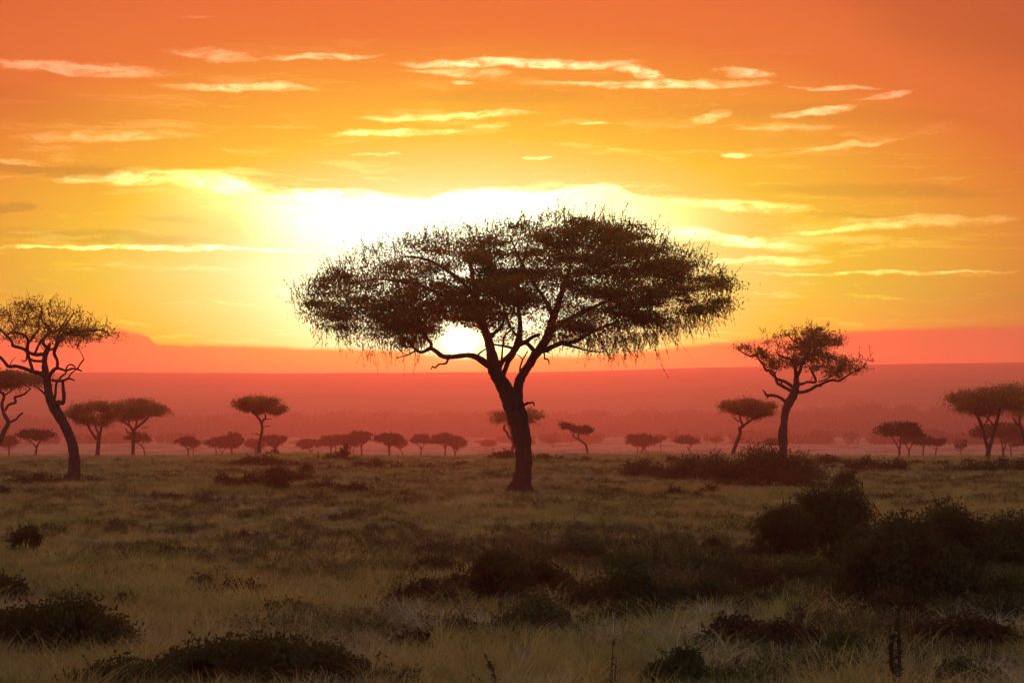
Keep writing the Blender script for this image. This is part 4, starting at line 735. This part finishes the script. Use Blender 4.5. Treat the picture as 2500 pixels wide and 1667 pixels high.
# ================================================================== far-off woods that read as masses
def woodland(name, Y0, depth, tops, leaf, per_m, seed, gap=0.0, floor=-9.0):
    rng = np.random.default_rng(seed); half = 0.5 * 3300 * Y0 / F; nt = int(2 * half * per_m)
    tx = rng.uniform(-half, half, nt); td = rng.uniform(0, depth, nt); px = CX + tx * F / (Y0 + td)
    top = CAM_H + (Y0 + td) * (HY - np.interp(px, [a for a, b in tops], [b for a, b in tops])) / F
    base = ground_z(tx, Y0 + td); h = np.maximum(1.0, (top - base) * rng.uniform(0.74, 1.0, nt)); r = np.clip(h * rng.uniform(0.42, 0.75, nt), 1.2, 14.0)
    m = np.clip((h * r * 2.6 / leaf ** 2 / 1.2), 20, 900).astype(int); k = np.repeat(np.arange(nt), m); n = len(k)
    u = unit(rng.normal(size=(n, 3))); rr = rng.random(n) ** 0.4 * (1 + 0.06 * rng.normal(size=n)); zc = 0.52
    zz = np.clip(zc + u[:, 2] * rr * (1 - zc), -0.02, 1.1)
    C = np.stack([tx[k] + u[:, 0] * rr * r[k], Y0 + td[k] + u[:, 1] * rr * r[k], base[k] + zz * h[k]], 1)
    low = rng.random(n) < 0.3; C[low, 2] = base[k][low] + rng.random(low.sum()) * 0.55 * h[k][low]
    v, q = leaf_quads(C, unit(rng.normal(size=(n, 3))), leaf * rng.uniform(0.6, 1.2, n), leaf * rng.uniform(0.8, 1.5, n), rng=rng)
    mb = MB(); mb.add(v, q)
    o = mb.build(name, M_WOOD, None, False); o['kind'] = 'stuff'; return o
woodland('woodland', 900, 70, [(-500, 1062), (0, 1063), (150, 1058), (260, 1057), (280, 1050), (300, 1054), (360, 1068), (390, 1056), (440, 1054), (462, 1048), (480, 1062), (497, 1069), (520, 1074), (700, 1078), (1000, 1078), (1180, 1074), (1220, 1062), (1260, 1066), (1310, 1056), (1350, 1052), (1420, 1056), (1480, 1052), (1520, 1064), (1560, 1074), (1600, 1058), (1625, 1046), (1640, 1040), (1655, 1052), (1690, 1056), (1720, 1050), (1790, 1050), (1850, 1044), (1880, 1050), (1925, 1048), (1942, 1054), (1951, 1064), (1965, 1052), (1990, 1044), (2060, 1047), (2130, 1046), (2200, 1050), (2265, 1042), (2310, 1050), (2400, 1054), (2500, 1052), (3000, 1050)], 0.42, 0.6, 5)
woodland('far_woodland', 1600, 120, [(-500, 1010), (0, 1012), (200, 1012), (400, 1014), (440, 1006), (462, 1001), (480, 1010), (520, 1008), (600, 1002), (700, 1004), (760, 1001), (835, 1002), (850, 995), (870, 1002), (930, 1001), (1000, 1003), (1150, 1001), (1300, 1000), (1360, 1002), (1480, 996), (1530, 1000), (1585, 993), (1620, 996), (1645, 1003), (1675, 993), (1720, 998), (1765, 990), (1850, 990), (1950, 993), (2010, 988), (2060, 986), (2085, 976), (2112, 972), (2135, 978), (2150, 984), (2190, 990), (2222, 985), (2255, 993), (2280, 987), (2330, 985), (2420, 990), (2500, 986), (3000, 984)], 0.75, 0.5, 9)
# ================================================================== bushes
SHRUB_LEAF = {'dark': M_SHRUB, 'rust': M_RUST, 'green': M_GREENB}
def dist_of(yb):
    d = yb - HY
    if d >= 98.7: return 13813.0 / d
    return float(np.exp(np.interp(-d, -_PD, _PY)))
def bush(label, x0, x1, yt, yb, kind='dark', lumps=0, Y=None, name='bush', spiky=0.35, dens=1.0, group=None, tilt=0.0, cat='bush', stem=True, fuzz=1.0):
    Y = Y or dist_of(yb); k = Y / F; w = (x1 - x0) * k * 1.15; h = (yb - yt) * k; cx = (x0 + x1) / 2
    seed = int(x0 * 13 + yb * 7) % 99991; rng = np.random.default_rng(seed)
    X = (cx - CX) * k; gz = float(ground_z(X, Y)); o = thing(name, label, cat, (X, Y, gz - 0.05), group)
    ztop = CAM_H + (HY - yt) * k - gz; h = max(h, ztop, 0.2) * (1.24 if Y < 75 else 1.06); dp = min(max(w * 0.4, h * 0.45), 2.6 + h)
    pxm = Y / 2309.0; lw = max(0.014, 0.55 * pxm); ll = max(0.032, 1.05 * pxm)
    # clumps of leaves packed under an uneven dome
    nl = (lumps or max(4, int(w / max(h, 0.4) * 2.0) + 3)) + 7
    lx = (np.linspace(-0.5, 0.5, nl)[rng.permutation(nl)] + rng.normal(0, .05, nl)) * w * 0.84; dome = np.sqrt(np.maximum(0.08, 1 - (lx / (w * 0.5)) ** 2))
    side = rng.uniform(-0.35, 0.35); dome *= 1 + side * lx / (w * 0.5) - abs(side) * 0.3
    lr = rng.uniform(0.20, 0.34, nl) * min(w, 1.5 * h) + 0.08 * h; lh = lr * rng.uniform(0.7, 1.0, nl)
    ctop = h * dome ** 0.8 * rng.uniform(0.68, 1.05, nl); ctop[np.argmax(ctop)] = h; lz = np.maximum(ctop - lh, 0.1 * h); lz[: nl // 3] *= 0.4
    ly = rng.normal(0, 0.4, nl) * dp
    area = (x1 - x0) * (yb - yt) / 5.95
    n = int(np.clip(area * 5.0 * dens, 700, 42000)); kk = rng.choice(nl, n, p=lr ** 2 / (lr ** 2).sum())
    u = unit(rng.normal(size=(n, 3)))
    rr = rng.uniform(0.1, 1.0, n) ** 0.45 * (1 + 0.15 * rng.normal(size=n) * fuzz)
    C = np.stack([lx[kk] + u[:, 0] * rr * lr[kk], ly[kk] + u[:, 1] * rr * lr[kk], lz[kk] + u[:, 2] * rr * lh[kk]], 1)
    C[:, 0] += tilt * C[:, 2]; lo = C[:, 2] < 0.02; C[lo, 2] = rng.uniform(0.0, 0.25, lo.sum()) * h
    hole = vnoise(C[:, 0] / (0.16 * h + 0.1) + 9, C[:, 2] / (0.14 * h + 0.08) + C[:, 1] * 2, seed % 50)
    C = C[hole > 0.15]; n = len(C)
    D = rng.normal(size=(n, 3)) * 0.7; D[:, 2] += 0.5
    mb = MB(); v, q = leaf_quads(C, unit(D), lw * rng.uniform(0.6, 1.4, n), ll * rng.uniform(0.6, 1.5, n), rng=rng); mb.add(v, q)
    st = MB(); foot = np.stack([lx * 0.45, ly * 0.4, np.zeros(nl)], 1)
    for i in range(nl):
        top = np.array([lx[i] + tilt * lz[i], ly[i], lz[i] + 0.5 * lh[i]]); m_ = (foot[i] + top) / 2 + rng.normal(0, 0.08, 3) * h
        rows = spline([[*foot[i], 0.02 + 0.018 * h], [*m_, 0.012 + 0.01 * h], [*top, 0.008]], 4); st.tube(rows[:, :3], rows[:, 3], 4, 0.1, rng)
    ns = int(12 + w * h * 8 * spiky) if spiky else 0
    for _ in range(min(ns, 160)):
        i = rng.integers(0, nl); a = unit(np.array([rng.normal(0, 0.8), rng.normal(0, 0.6), 0.9])); p0 = np.array([lx[i] + tilt * lz[i], ly[i], lz[i]]) + a * np.array([lr[i], lr[i], lh[i]]) * 0.8
        L = rng.uniform(0.12, 0.4) * h * 0.7 + 0.06; p1 = p0 + unit(a + rng.normal(0, 0.35, 3)) * L
        mb.tube([p0, (p0 + p1) / 2 + rng.normal(0, .03, 3) * L, p1], [0.30 * pxm + .003, 0.22 * pxm + .002, 0.12 * pxm + .001], 3, 0, rng, cap=False)
        m_ = 7; tt = rng.uniform(0.2, 1, m_)[:, None]; Cs = p0 * (1 - tt) + p1 * tt + rng.normal(0, lw, (m_, 3)); Ds = unit(rng.normal(size=(m_, 3)) + unit(p1 - p0))
        v, q = leaf_quads(Cs, Ds, lw * rng.uniform(.5, 1, m_), ll * rng.uniform(.5, 1, m_), rng=rng); mb.add(v, q)
    st.build('stems', M_BARK, o); mb.build('foliage', SHRUB_LEAF[kind], o, smooth=False)
    return o
def stalk(label, x, spread, yt, yb, n, kind='dark', name='weed', leafy=1.0, lean=0.0, group=None):
    """a few thin stems rising from one root, set with scattered leaves"""
    Y = dist_of(yb); k = Y / F; h = (yb - yt) * k; X = (x - CX) * k; rng = np.random.default_rng(int(x * 3 + yb)); gz = float(ground_z(X, Y))
    o = thing(name, label, name, (X, Y, gz - 0.03), group); st = MB(); lv = MB(); pxm = Y / 2309.0
    for i in range(n):
        L = h * (1.0 if i == 0 else rng.uniform(0.45, 0.9)); dx = (lean if i == 0 else lean + rng.normal(0, 0.5)) * spread * k
        foot = np.array([rng.normal(0, .02), rng.normal(0, .02), 0]); mid = foot + np.array([dx * 0.3 + rng.normal(0, .02) * h, rng.normal(0, .03) * h, L * 0.55]); top = np.array([dx + rng.normal(0, .1) * spread * k, rng.normal(0, .06) * h, L])
        rows = spline([[*foot, .009 * h + .003], [*mid, .006 * h + .002], [*top, .002]], 5); st.tube(rows[:, :3], rows[:, 3], 4, 0.1, rng)
        m = int(34 * leafy * L / 0.8); tt = rng.uniform(0.12, 1.0, m); C = np.stack([np.interp(tt, np.linspace(0, 1, len(rows)), rows[:, a]) for a in range(3)], 1)
        out = rng.normal(size=(m, 3)) * (1, 1, .4); C = C + unit(out) * (spread * k * 0.28 * (1.1 - tt))[:, None] * rng.uniform(.3, 1, m)[:, None]
        v, q = leaf_quads(C, unit(out + (0, 0, .5)), np.maximum(.010, .4 * pxm) * rng.uniform(.6, 1.3, m), .034 * rng.uniform(.6, 1.5, m), rng=rng); lv.add(v, q)
    st.build('stems', M_BARK, o); lv.build('leaves', SHRUB_LEAF[kind], o, smooth=False)
EDGE = 'low bushes along the far edge of the grass'; NEAR = 'dark bushes in the foreground grass'
# --- along the crest, left to right
bush('long low dark bush behind the foot of the bowed trunk, reaching to its left', 17, 158, 1150, 1187, group=EDGE)
bush('dark low bush just right of the foot of the bowed trunk', 214, 276, 1155, 1187, group=EDGE)
bush('flat dark bush in the grass below the foot of the bowed trunk', 104, 158, 1199, 1217, group=EDGE)
bush('small dark bush below and right of the foot of the bowed trunk', 183, 228, 1198, 1217, group=EDGE)
bush('dark bush at the left edge, below the long low bush', -14, 28, 1199, 1230, group=EDGE)
bush('small flat dark bush on the open grass right of the bowed trunk', 283, 321, 1144, 1158, group=EDGE)
bush('long thin dark bush on the open grass, below the right tree of the touching pair', 366, 427, 1139, 1153, group=EDGE)
bush('very small bush at the edge of the grass between the touching pair', 283, 297, 1116, 1131, group=EDGE, spiky=0.1)
bush('long low mound of bush under the S-bent tree', 570, 722, 1113, 1143, group=EDGE)
bush('little round bush on top of the mound right of the S-bent trunk', 651, 678, 1100, 1122, group=EDGE, Y=186)
bush('upright dark double bush at the left end of the dark patch left of centre', 526, 568, 1158, 1200, group=EDGE, spiky=.5)
bush('broad dark bush in the dark patch left of centre', 570, 662, 1158, 1206, group=EDGE, lumps=7)
bush('darkest rounded bush in the middle of the patch left of centre', 655, 702, 1160, 1211, group=EDGE)
bush('brownish bush behind the darkest one of the patch left of centre', 640, 760, 1142, 1190, 'rust', group=EDGE, lumps=8)
bush('small upright bush at the back right of the patch left of centre', 731, 760, 1143, 1176, group=EDGE)
bush('low brown bush trailing right from the patch left of centre', 750, 838, 1172, 1206, 'rust', group=EDGE, lumps=7, dens=.7)
bush('spreading low dark bush at the right end of the patch left of centre', 828, 924, 1176, 1213, group=EDGE, lumps=7, dens=.8)
bush('low flat bush on the slope below the blocky bush', 770, 848, 1136, 1160, group=EDGE, dens=.8)
bush('rounded blocky dark bush at the grass edge under the long row of trees', 799, 842, 1105, 1134, group=EDGE, spiky=0.15)
bush('narrow upright dark bush touching the right side of the blocky bush', 835, 849, 1100, 1141, group=EDGE, spiky=0.2, lumps=4, Y=150)
bush('ragged low bush left of the neat domed tree', 858, 902, 1124, 1147, 'rust', group=EDGE, dens=.8)
bush('dark tufted bush in front of the neat domed tree\'s trunk', 902, 942, 1117, 1150, group=EDGE)
bush('low bush right of the neat domed tree\'s trunk', 953, 990, 1126, 1150, 'rust', group=EDGE)
bush('flat dark bush on the grass below the trio of hazy trees', 990, 1048, 1132, 1150, 'rust', group=EDGE)
bush('small dark hump of bush standing on the plain under the trio of trees', 1031, 1057, 1113, 1124, group=EDGE, spiky=0.05, Y=175)
bush('tiny round bush on the grass below the right tree of the trio', 1119, 1138, 1130, 1142, 'rust', group=EDGE)
bush('pointed dark bush left of the largest trunk, under the half-hidden tree', 1199, 1262, 1104, 1134, group=EDGE)
bush('low bush touching the right side of the largest trunk', 1296, 1344, 1111, 1134, group=EDGE, spiky=.2)
bush('small pointed bush, middle one right of the largest trunk', 1340, 1376, 1113, 1134, group=EDGE, spiky=.15)
bush('long low bush at the foot of the left-leaning thin tree', 1377, 1448, 1113, 1134, group=EDGE, spiky=.2)
bush('low dark bush in the grass right of the left-leaning thin tree', 1452, 1530, 1126, 1140, group=EDGE)
# --- the mound at the right
bush('low grassy-brown bush forming the left toe of the big mound', 1522, 1650, 1122, 1170, group=EDGE, lumps=8)
bush('dark crooked little bush standing on the left toe of the big mound', 1626, 1657, 1109, 1134, group=EDGE, Y=130, lumps=4)
bush('wide dark bush making the left slope of the big mound', 1622, 1785, 1100, 1176, group=EDGE, lumps=9)
bush('tallest dark bush making the crown of the big mound', 1730, 1925, 1080, 1180, group=EDGE, lumps=9)
bush('dark bush making the right slope of the big mound below the tall ragged tree', 1850, 2000, 1096, 1182, group=EDGE, lumps=8)
bush('brownish trailing bush at the front of the big mound', 1760, 2000, 1150, 1198, 'rust', group=EDGE, lumps=11, dens=.8)
bush('dark round bush in front of the mound\'s left slope', 1712, 1756, 1180, 1210, group=EDGE)
bush('sparse small bush in front of the mound\'s left toe', 1632, 1662, 1183, 1210, group=EDGE, dens=.6)
bush('low wedge of bush right of the big mound', 1984, 2070, 1109, 1146, group=EDGE, lumps=6)
bush('dark rounded bush right of the wedge, under the sloping hazy tree', 2062, 2160, 1114, 1158, group=EDGE, lumps=7)
bush('dark bush below the trunk of the sloping hazy tree', 2152, 2214, 1122, 1158, group=EDGE)
bush('low dark bush below the straight-trunked hazy tree', 2206, 2264, 1123, 1142, group=EDGE)
bush('small stubby dark bush left of the V-forked tree', 2286, 2322, 1122, 1144, group=EDGE)
bush('broad green-black bush at the foot of the V-forked tree', 2322, 2440, 1119, 1160, 'green', group=EDGE, lumps=8)
bush('green-black bush at the right edge under the leaning tree', 2415, 2540, 1117, 1160, 'green', group=EDGE, lumps=8)
bush('low bush on the open grass right of the tall column bush', 2140, 2230, 1205, 1228, 'rust', group=EDGE, dens=.7)
# --- right foreground thicket
bush('tall narrow bush rising like a column above the right thicket', 2042, 2086, 1142, 1200, group=NEAR, spiky=.6)
bush('tall dark bush at the upper left of the right thicket', 1962, 2092, 1186, 1360, group=NEAR, lumps=8)
bush('dark bush at the left end of the right thicket', 1866, 1980, 1238, 1370, group=NEAR, lumps=7)
bush('largest black bush in the middle of the right thicket', 2092, 2275, 1272, 1480, group=NEAR, lumps=9)
bush('dark bush behind the middle of the right thicket', 2250, 2380, 1248, 1400, group=NEAR, lumps=7)
bush('green-topped black bush at the right edge of the thicket', 2335, 2540, 1248, 1400, 'green', group=NEAR, lumps=8)
bush('low dark bush at the right edge in front of the thicket', 2370, 2540, 1400, 1485, group=NEAR, lumps=8)
bush('olive bush below the left end of the right thicket', 1900, 2080, 1368, 1440, 'green', group=NEAR, lumps=8, dens=.8)
bush('small olive bush with pale tips left of the right thicket', 1712, 1762, 1312, 1352, 'green', group=NEAR)
# --- middle band
bush('dark reddish bush at the left end of the middle band', 962, 1086, 1418, 1508, 'rust', group=NEAR, lumps=7)
bush('low reddish bush behind the left end of the middle band', 1012, 1128, 1352, 1416, 'rust', group=NEAR, lumps=7)
bush('tall dark bush in the left half of the middle band', 1160, 1266, 1366, 1500, group=NEAR, lumps=7)
bush('dark bush at the centre of the middle band, right of the tall one', 1256, 1400, 1370, 1470, group=NEAR, lumps=8)
bush('dark low bush behind the centre of the middle band', 1358, 1476, 1318, 1380, group=NEAR, lumps=7)
bush('broad black bush in the right half of the middle band', 1395, 1600, 1400, 1508, group=NEAR, lumps=10)
bush('low rusty bush at the back of the right half of the middle band', 1560, 1650, 1368, 1412, 'rust', group=NEAR)
bush('dark bush at the right end of the middle band', 1600, 1712, 1416, 1486, group=NEAR, lumps=7)
bush('black bush between the middle band and the right thicket', 1690, 1830, 1410, 1482, group=NEAR, lumps=8)
bush('tufted olive bush in front of the tall dark bush of the middle band', 1240, 1392, 1468, 1568, 'green', group=NEAR, lumps=8, dens=.8)
bush('small olive bush in front of the left end of the middle band', 1096, 1180, 1510, 1570, 'green', group=NEAR, dens=.8)
# --- left
bush('dark stump-like bush standing alone at the left, above the foreground', 36, 88, 1285, 1350, group=NEAR, spiky=.2)
bush('black bush cut by the left edge above the big left bush', -30, 38, 1400, 1478, group=NEAR)
bush('small black bush right of the big left bush', 280, 338, 1447, 1492, group=NEAR)
bush('reddish brown bush with a squared top, left of the middle band', 496, 644, 1414, 1478, 'rust', group=NEAR, lumps=8)
bush('dark bush just left of the squared reddish one', 468, 532, 1404, 1450, group=NEAR)
bush('grassy green bush below the squared reddish one', 640, 756, 1456, 1514, 'green', group=NEAR, lumps=7)
bush('small black bush below the squared reddish one', 472, 524, 1488, 1520, group=NEAR)
# --- nearest
bush('big black bush in the lower left corner', -30, 270, 1464, 1604, group=NEAR, lumps=10)
bush('wide black bush at the bottom edge, left of centre', 372, 640, 1566, 1690, group=NEAR, lumps=9)
bush('dark bush at the bottom edge, right part of the wide black pair', 600, 920, 1560, 1690, group=NEAR, lumps=10)
bush('low dark mound of bush under arching straw at the lower right', 1722, 2000, 1508, 1600, 'rust', group=NEAR, lumps=10)
bush('reddish dark bush near the lower right corner', 2262, 2476, 1500, 1592, 'rust', group=NEAR, lumps=9)
bush('small olive bush left of the dark stalk at the lower right', 2006, 2120, 1540, 1600, 'green', group=NEAR)

bush('black bush filling the gap in the left of the right thicket', 2040, 2130, 1290, 1400, group=NEAR, lumps=6)
bush('black bush at the right of the thicket below the sapling', 2230, 2370, 1330, 1480, group=NEAR, lumps=8)
bush('low dark bush in front of the right thicket, near its middle', 2090, 2240, 1440, 1510, 'rust', group=NEAR, lumps=8)
bush('dark reddish bush between the two tall bushes of the middle band', 1075, 1170, 1400, 1470, 'rust', group=NEAR, lumps=6)
bush('low black bush in front of the broad black one of the middle band', 1440, 1580, 1462, 1530, group=NEAR, lumps=8)
bush('olive bush behind the right half of the middle band', 1480, 1600, 1350, 1420, 'green', group=NEAR, lumps=7)
bush('dark olive bush behind the black bush right of the middle band', 1650, 1800, 1352, 1420, 'green', group=NEAR, lumps=8, dens=.8)
bush('rusty bush between the right thicket and the black bush left of it', 1800, 1900, 1390, 1460, 'rust', group=NEAR, lumps=7)
bush('low dark bush in the left middle, above the squared reddish one', 380, 470, 1330, 1356, group=NEAR)
bush('flat dark bush in the dim grass above the left middle', 560, 640, 1290, 1312, group=NEAR)
bush('rusty bush right of the big bush of the lower left corner', 236, 330, 1520, 1584, 'rust', group=NEAR, lumps=6, dens=.8)
bush('olive bush at the bottom edge, right of the lower left corner', 180, 330, 1606, 1690, 'green', group=NEAR, lumps=7, dens=.8)
bush('small reddish bush left of the golden drooping weed', 940, 1040, 1540, 1600, 'rust', group=NEAR, lumps=6, dens=.8)
bush('dark olive bush at the bottom edge near the right corner', 2300, 2440, 1610, 1690, 'green', group=NEAR, lumps=7, dens=.8)
bush('olive bush at the bottom edge left of the arching straw mound', 1580, 1700, 1590, 1690, 'green', group=NEAR, lumps=7, dens=.7)

stalk('thin upright weed between the bowed trunk and the bush on its right', 202, 14, 1152, 1187, 4, group=EDGE)
stalk('slim weed at the grass edge left of the blocky bush', 776, 10, 1106, 1128, 4, group=EDGE, leafy=2)
stalk('leggy sapling standing up behind the right thicket', 2314, 40, 1206, 1300, 5, name='sapling', leafy=2.4, group=NEAR)
stalk('tall thin dark stalk at the lower right of the bottom edge', 2192, 40, 1448, 1700, 6, leafy=1.6, group=NEAR)
stalk('thin nearly leafless stalk at the bottom edge between the middle and right', 1496, 18, 1538, 1700, 3, leafy=.6, group=NEAR)
stalk('golden drooping weed at the bottom edge near the centre', 1222, 60, 1580, 1700, 6, 'green', leafy=1.4, lean=-.6, group=NEAR)
stalk('thin dark weed rising from the right half of the middle band', 1600, 22, 1310, 1420, 4, 'rust', leafy=1.4, group=NEAR)
stalk('small dark weed standing alone above the middle band', 1336, 12, 1292, 1330, 3, leafy=2, group=NEAR)
# ================================================================== grass
def tuft(name, n, h, spread, w, lean, mat, seed, seedhead=0):
    rng = np.random.default_rng(seed); V = []; Q = []; k = 0
    for i in range(n):
        a = rng.uniform(0, 2 * math.pi); r = spread * math.sqrt(rng.random()); b = np.array([r * math.cos(a), r * math.sin(a), -0.03])
        L = h * rng.uniform(0.5, 1.15); out = np.array([math.cos(a), math.sin(a), 0]) * rng.uniform(0.2, 1) * lean + rng.normal(0, 0.22, 3) * (1, 1, 0)
        f = rng.uniform(0, 2 * math.pi); s = np.array([math.cos(f), math.sin(f), 0]) * w * rng.uniform(0.6, 1.3)
        row = []
        for t, ww in ((0, 1.0), (0.4, 0.85), (0.75, 0.55), (1.0, 0.08 + (0.9 if seedhead and rng.random() < seedhead else 0))):
            c = b + np.array([0, 0, L * t * (1 - 0.18 * lean * t)]) + out * L * t * t
            row += [c - s * ww, c + s * ww]
        V += row
        for j in range(3): Q.append((k + 2 * j, k + 2 * j + 1, k + 2 * j + 3, k + 2 * j + 2))
        k += 8
    me = mesh_from(name, V, Q, smooth=False); me.materials.append(mat)
    return bpy.data.objects.new(name, me)          # a pattern only, never linked to the scene
def meadow(name, variants, pts, scale, rot, tilt):
    n = len(pts); me = bpy.data.meshes.new(name); me.vertices.add(n); me.vertices.foreach_set('co', np.asarray(pts, np.float32).ravel())
    def att(nm, typ, arr):
        a = me.attributes.new(nm, typ, 'POINT'); a.data.foreach_set('vector' if typ == 'FLOAT_VECTOR' else 'value', np.asarray(arr, np.float32 if typ != 'INT' else np.int32).ravel())
    att('sc', 'FLOAT_VECTOR', scale); att('ro', 'FLOAT_VECTOR', np.stack([tilt[:, 0], tilt[:, 1], rot], 1)); att('ix', 'INT', RNG.integers(0, len(variants), n))
    o = bpy.data.objects.new(name, me); COL.objects.link(o); o['kind'] = 'stuff'
    ng = bpy.data.node_groups.new(name, 'GeometryNodeTree')
    ng.interface.new_socket('Geometry', in_out='INPUT', socket_type='NodeSocketGeometry'); ng.interface.new_socket('Geometry', in_out='OUTPUT', socket_type='NodeSocketGeometry')
    N, Lk = ng.nodes, ng.links
    gi, gout = N.new('NodeGroupInput'), N.new('NodeGroupOutput'); jn = N.new('GeometryNodeJoinGeometry')
    for vobj in reversed(variants):
        oi = N.new('GeometryNodeObjectInfo'); oi.inputs['Object'].default_value = vobj; oi.inputs['As Instance'].default_value = True; Lk.new(oi.outputs['Geometry'], jn.inputs[0])
    def named(nm, typ):
        a = N.new('GeometryNodeInputNamedAttribute'); a.data_type = typ; a.inputs['Name'].default_value = nm; return a.outputs['Attribute']
    ip = N.new('GeometryNodeInstanceOnPoints'); ip.inputs['Pick Instance'].default_value = True
    Lk.new(gi.outputs[0], ip.inputs['Points']); Lk.new(jn.outputs[0], ip.inputs['Instance']); Lk.new(named('ix', 'INT'), ip.inputs['Instance Index'])
    er = N.new('FunctionNodeEulerToRotation'); Lk.new(named('ro', 'FLOAT_VECTOR'), er.inputs[0]); Lk.new(er.outputs[0], ip.inputs['Rotation']); Lk.new(named('sc', 'FLOAT_VECTOR'), ip.inputs['Scale'])
    Lk.new(ip.outputs[0], gout.inputs[0])
    md = o.modifiers.new('scatter', 'NODES'); md.node_group = ng
    return o
def scatter(n, ylo, yhi, seed, power=1.0):
    """spots over the fan in front of the viewer, thinning with distance"""
    rng = np.random.default_rng(seed); u = rng.random(n)
    e = 2 - power; Y = (ylo ** e + u * (yhi ** e - ylo ** e)) ** (1 / e)
    X = rng.uniform(-1, 1, n) * (0.28 * Y + 5.0)
    return X, Y, rng
def put_meadow(name, variants, n, ylo, yhi, seed, keep, size, power=1.0, tilt=0.14):
    X, Y, rng = scatter(n, ylo, yhi, seed, power); ok = rng.random(n) < keep(X, Y); X, Y = X[ok], Y[ok]; n = len(X)
    Z = ground_z(X, Y); s = size(X, Y) * rng.uniform(0.65, 1.35, n); wide = s * np.maximum(1, (Y / 42) ** 0.8)
    meadow(name, variants, np.stack([X, Y, Z], 1), np.stack([wide, wide, s], 1), rng.uniform(0, 6.28, n), rng.normal(0, tilt, (n, 2)))
    return n
patch = lambda X, Y, s, sc=4.0: fbm(X / sc, Y / (sc * 1.9), s, 3)
def sprig(name, n, h, spread, mat, seed):
    """a knee-high tangle: thin stems carrying small leaves"""
    rng = np.random.default_rng(seed); mb = MB()
    for i in range(n):
        a = rng.uniform(0, 6.28); b = np.array([math.cos(a), math.sin(a), 0]) * spread * rng.random(); d = unit(np.array([rng.normal(0, .6), rng.normal(0, .6), 1.0])); L = h * rng.uniform(.4, 1.1)
        e = b + d * L; mb.tube([b, (b + e) / 2 + rng.normal(0, .03, 3), e], [.005, .004, .002], 3, 0, rng, cap=False)
        m = 16; t = rng.uniform(.15, 1, m)[:, None]; C = b * (1 - t) + e * t + rng.normal(0, .028, (m, 3)); v, q = leaf_quads(C, unit(rng.normal(size=(m, 3)) + d * .5), .010 * rng.uniform(.6, 1.4, m), .026 * rng.uniform(.6, 1.4, m), rng=rng); mb.add(v, q)
    me = mesh_from(name, np.vstack(mb.v), np.vstack(mb.q), None, False); me.materials.append(mat); return bpy.data.objects.new(name, me)
gt = [tuft('grass_pattern', 44, 0.20 + 0.03 * i, 0.17, 0.0045, 0.6 + 0.15 * i, M_GRASS, 100 + i) for i in range(5)]
dt = [tuft('dry_pattern', 26 + 6 * i, 0.32 + 0.05 * i, 0.13, 0.0027, 0.8 + 0.12 * i, M_DRY, 200 + i, 0.3) for i in range(5)]
stw = [tuft('straw_pattern', 4, 0.55, 0.10, 0.0034, 0.28, M_STRAW, 300 + i, 0.6) for i in range(5)]
sp = [sprig('undergrowth_pattern', 14, 0.34, 0.20, M_SCRUB, 400 + i) for i in range(5)]
ss = lambda a, b, x: np.clip((x - a) / (b - a), 0, 1)
near = lambda Y: 1 - ss(34, 46, Y)
belt = lambda X, Y: ss(24, 27, Y) * (1 - ss(42, 52, Y)) * ss(-6, 3, X * 40 / Y) * 0.9          # the scrubby belt to the right
put_meadow('grass', gt, 118000, 17.5, 190, 41, lambda X, Y: (0.2 + 0.8 * np.maximum(ss(0.44, 0.58, patch(X, Y, 61)), 1 - ss(19, 22, Y))) * (1 - 0.5 * belt(X, Y)), lambda X, Y: 0.62 + 0.75 * near(Y) * patch(X, Y, 71, 2.0) ** 1.5 + 0.3 * patch(X, Y, 72, 7.0), power=1.35)
put_meadow('dry_grass', dt, 68000, 18.5, 175, 43, lambda X, Y: np.where(Y < 32, np.maximum(ss(0.46, 0.55, patch(X, Y, 63, 1.2)), 0.4 * (1 - ss(23, 27, Y))), (0.15 + 0.4 * ss(55, 90, Y)) * ss(0.44, 0.56, patch(X, Y, 64, 6))) * (1 - 0.35 * belt(X, Y)), lambda X, Y: 0.32 + 0.42 * (1 - ss(27, 36, Y)) * ss(0.44, 0.72, patch(X, Y, 73, 0.7)), power=1.4, tilt=0.22)
put_meadow('straw', stw, 1300, 19, 34, 47, lambda X, Y: ss(0.4, 0.6, patch(X, Y, 65, 1.6)), lambda X, Y: 0.5 + 0 * X, power=1.2, tilt=0.25)
put_meadow('undergrowth', sp, 70000, 18.5, 160, 49, lambda X, Y: np.maximum(belt(X, Y) * ss(0.42, 0.55, patch(X, Y, 77, 1.8)), ss(0.51, 0.58, patch(X, Y, 67, 1.3)) * (1 - 0.55 * ss(34, 44, Y))), lambda X, Y: 0.45 + 0.5 * belt(X, Y) * patch(X, Y, 75, 1.2) + 0.25 * patch(X, Y, 76, 2), power=1.3, tilt=0.2)
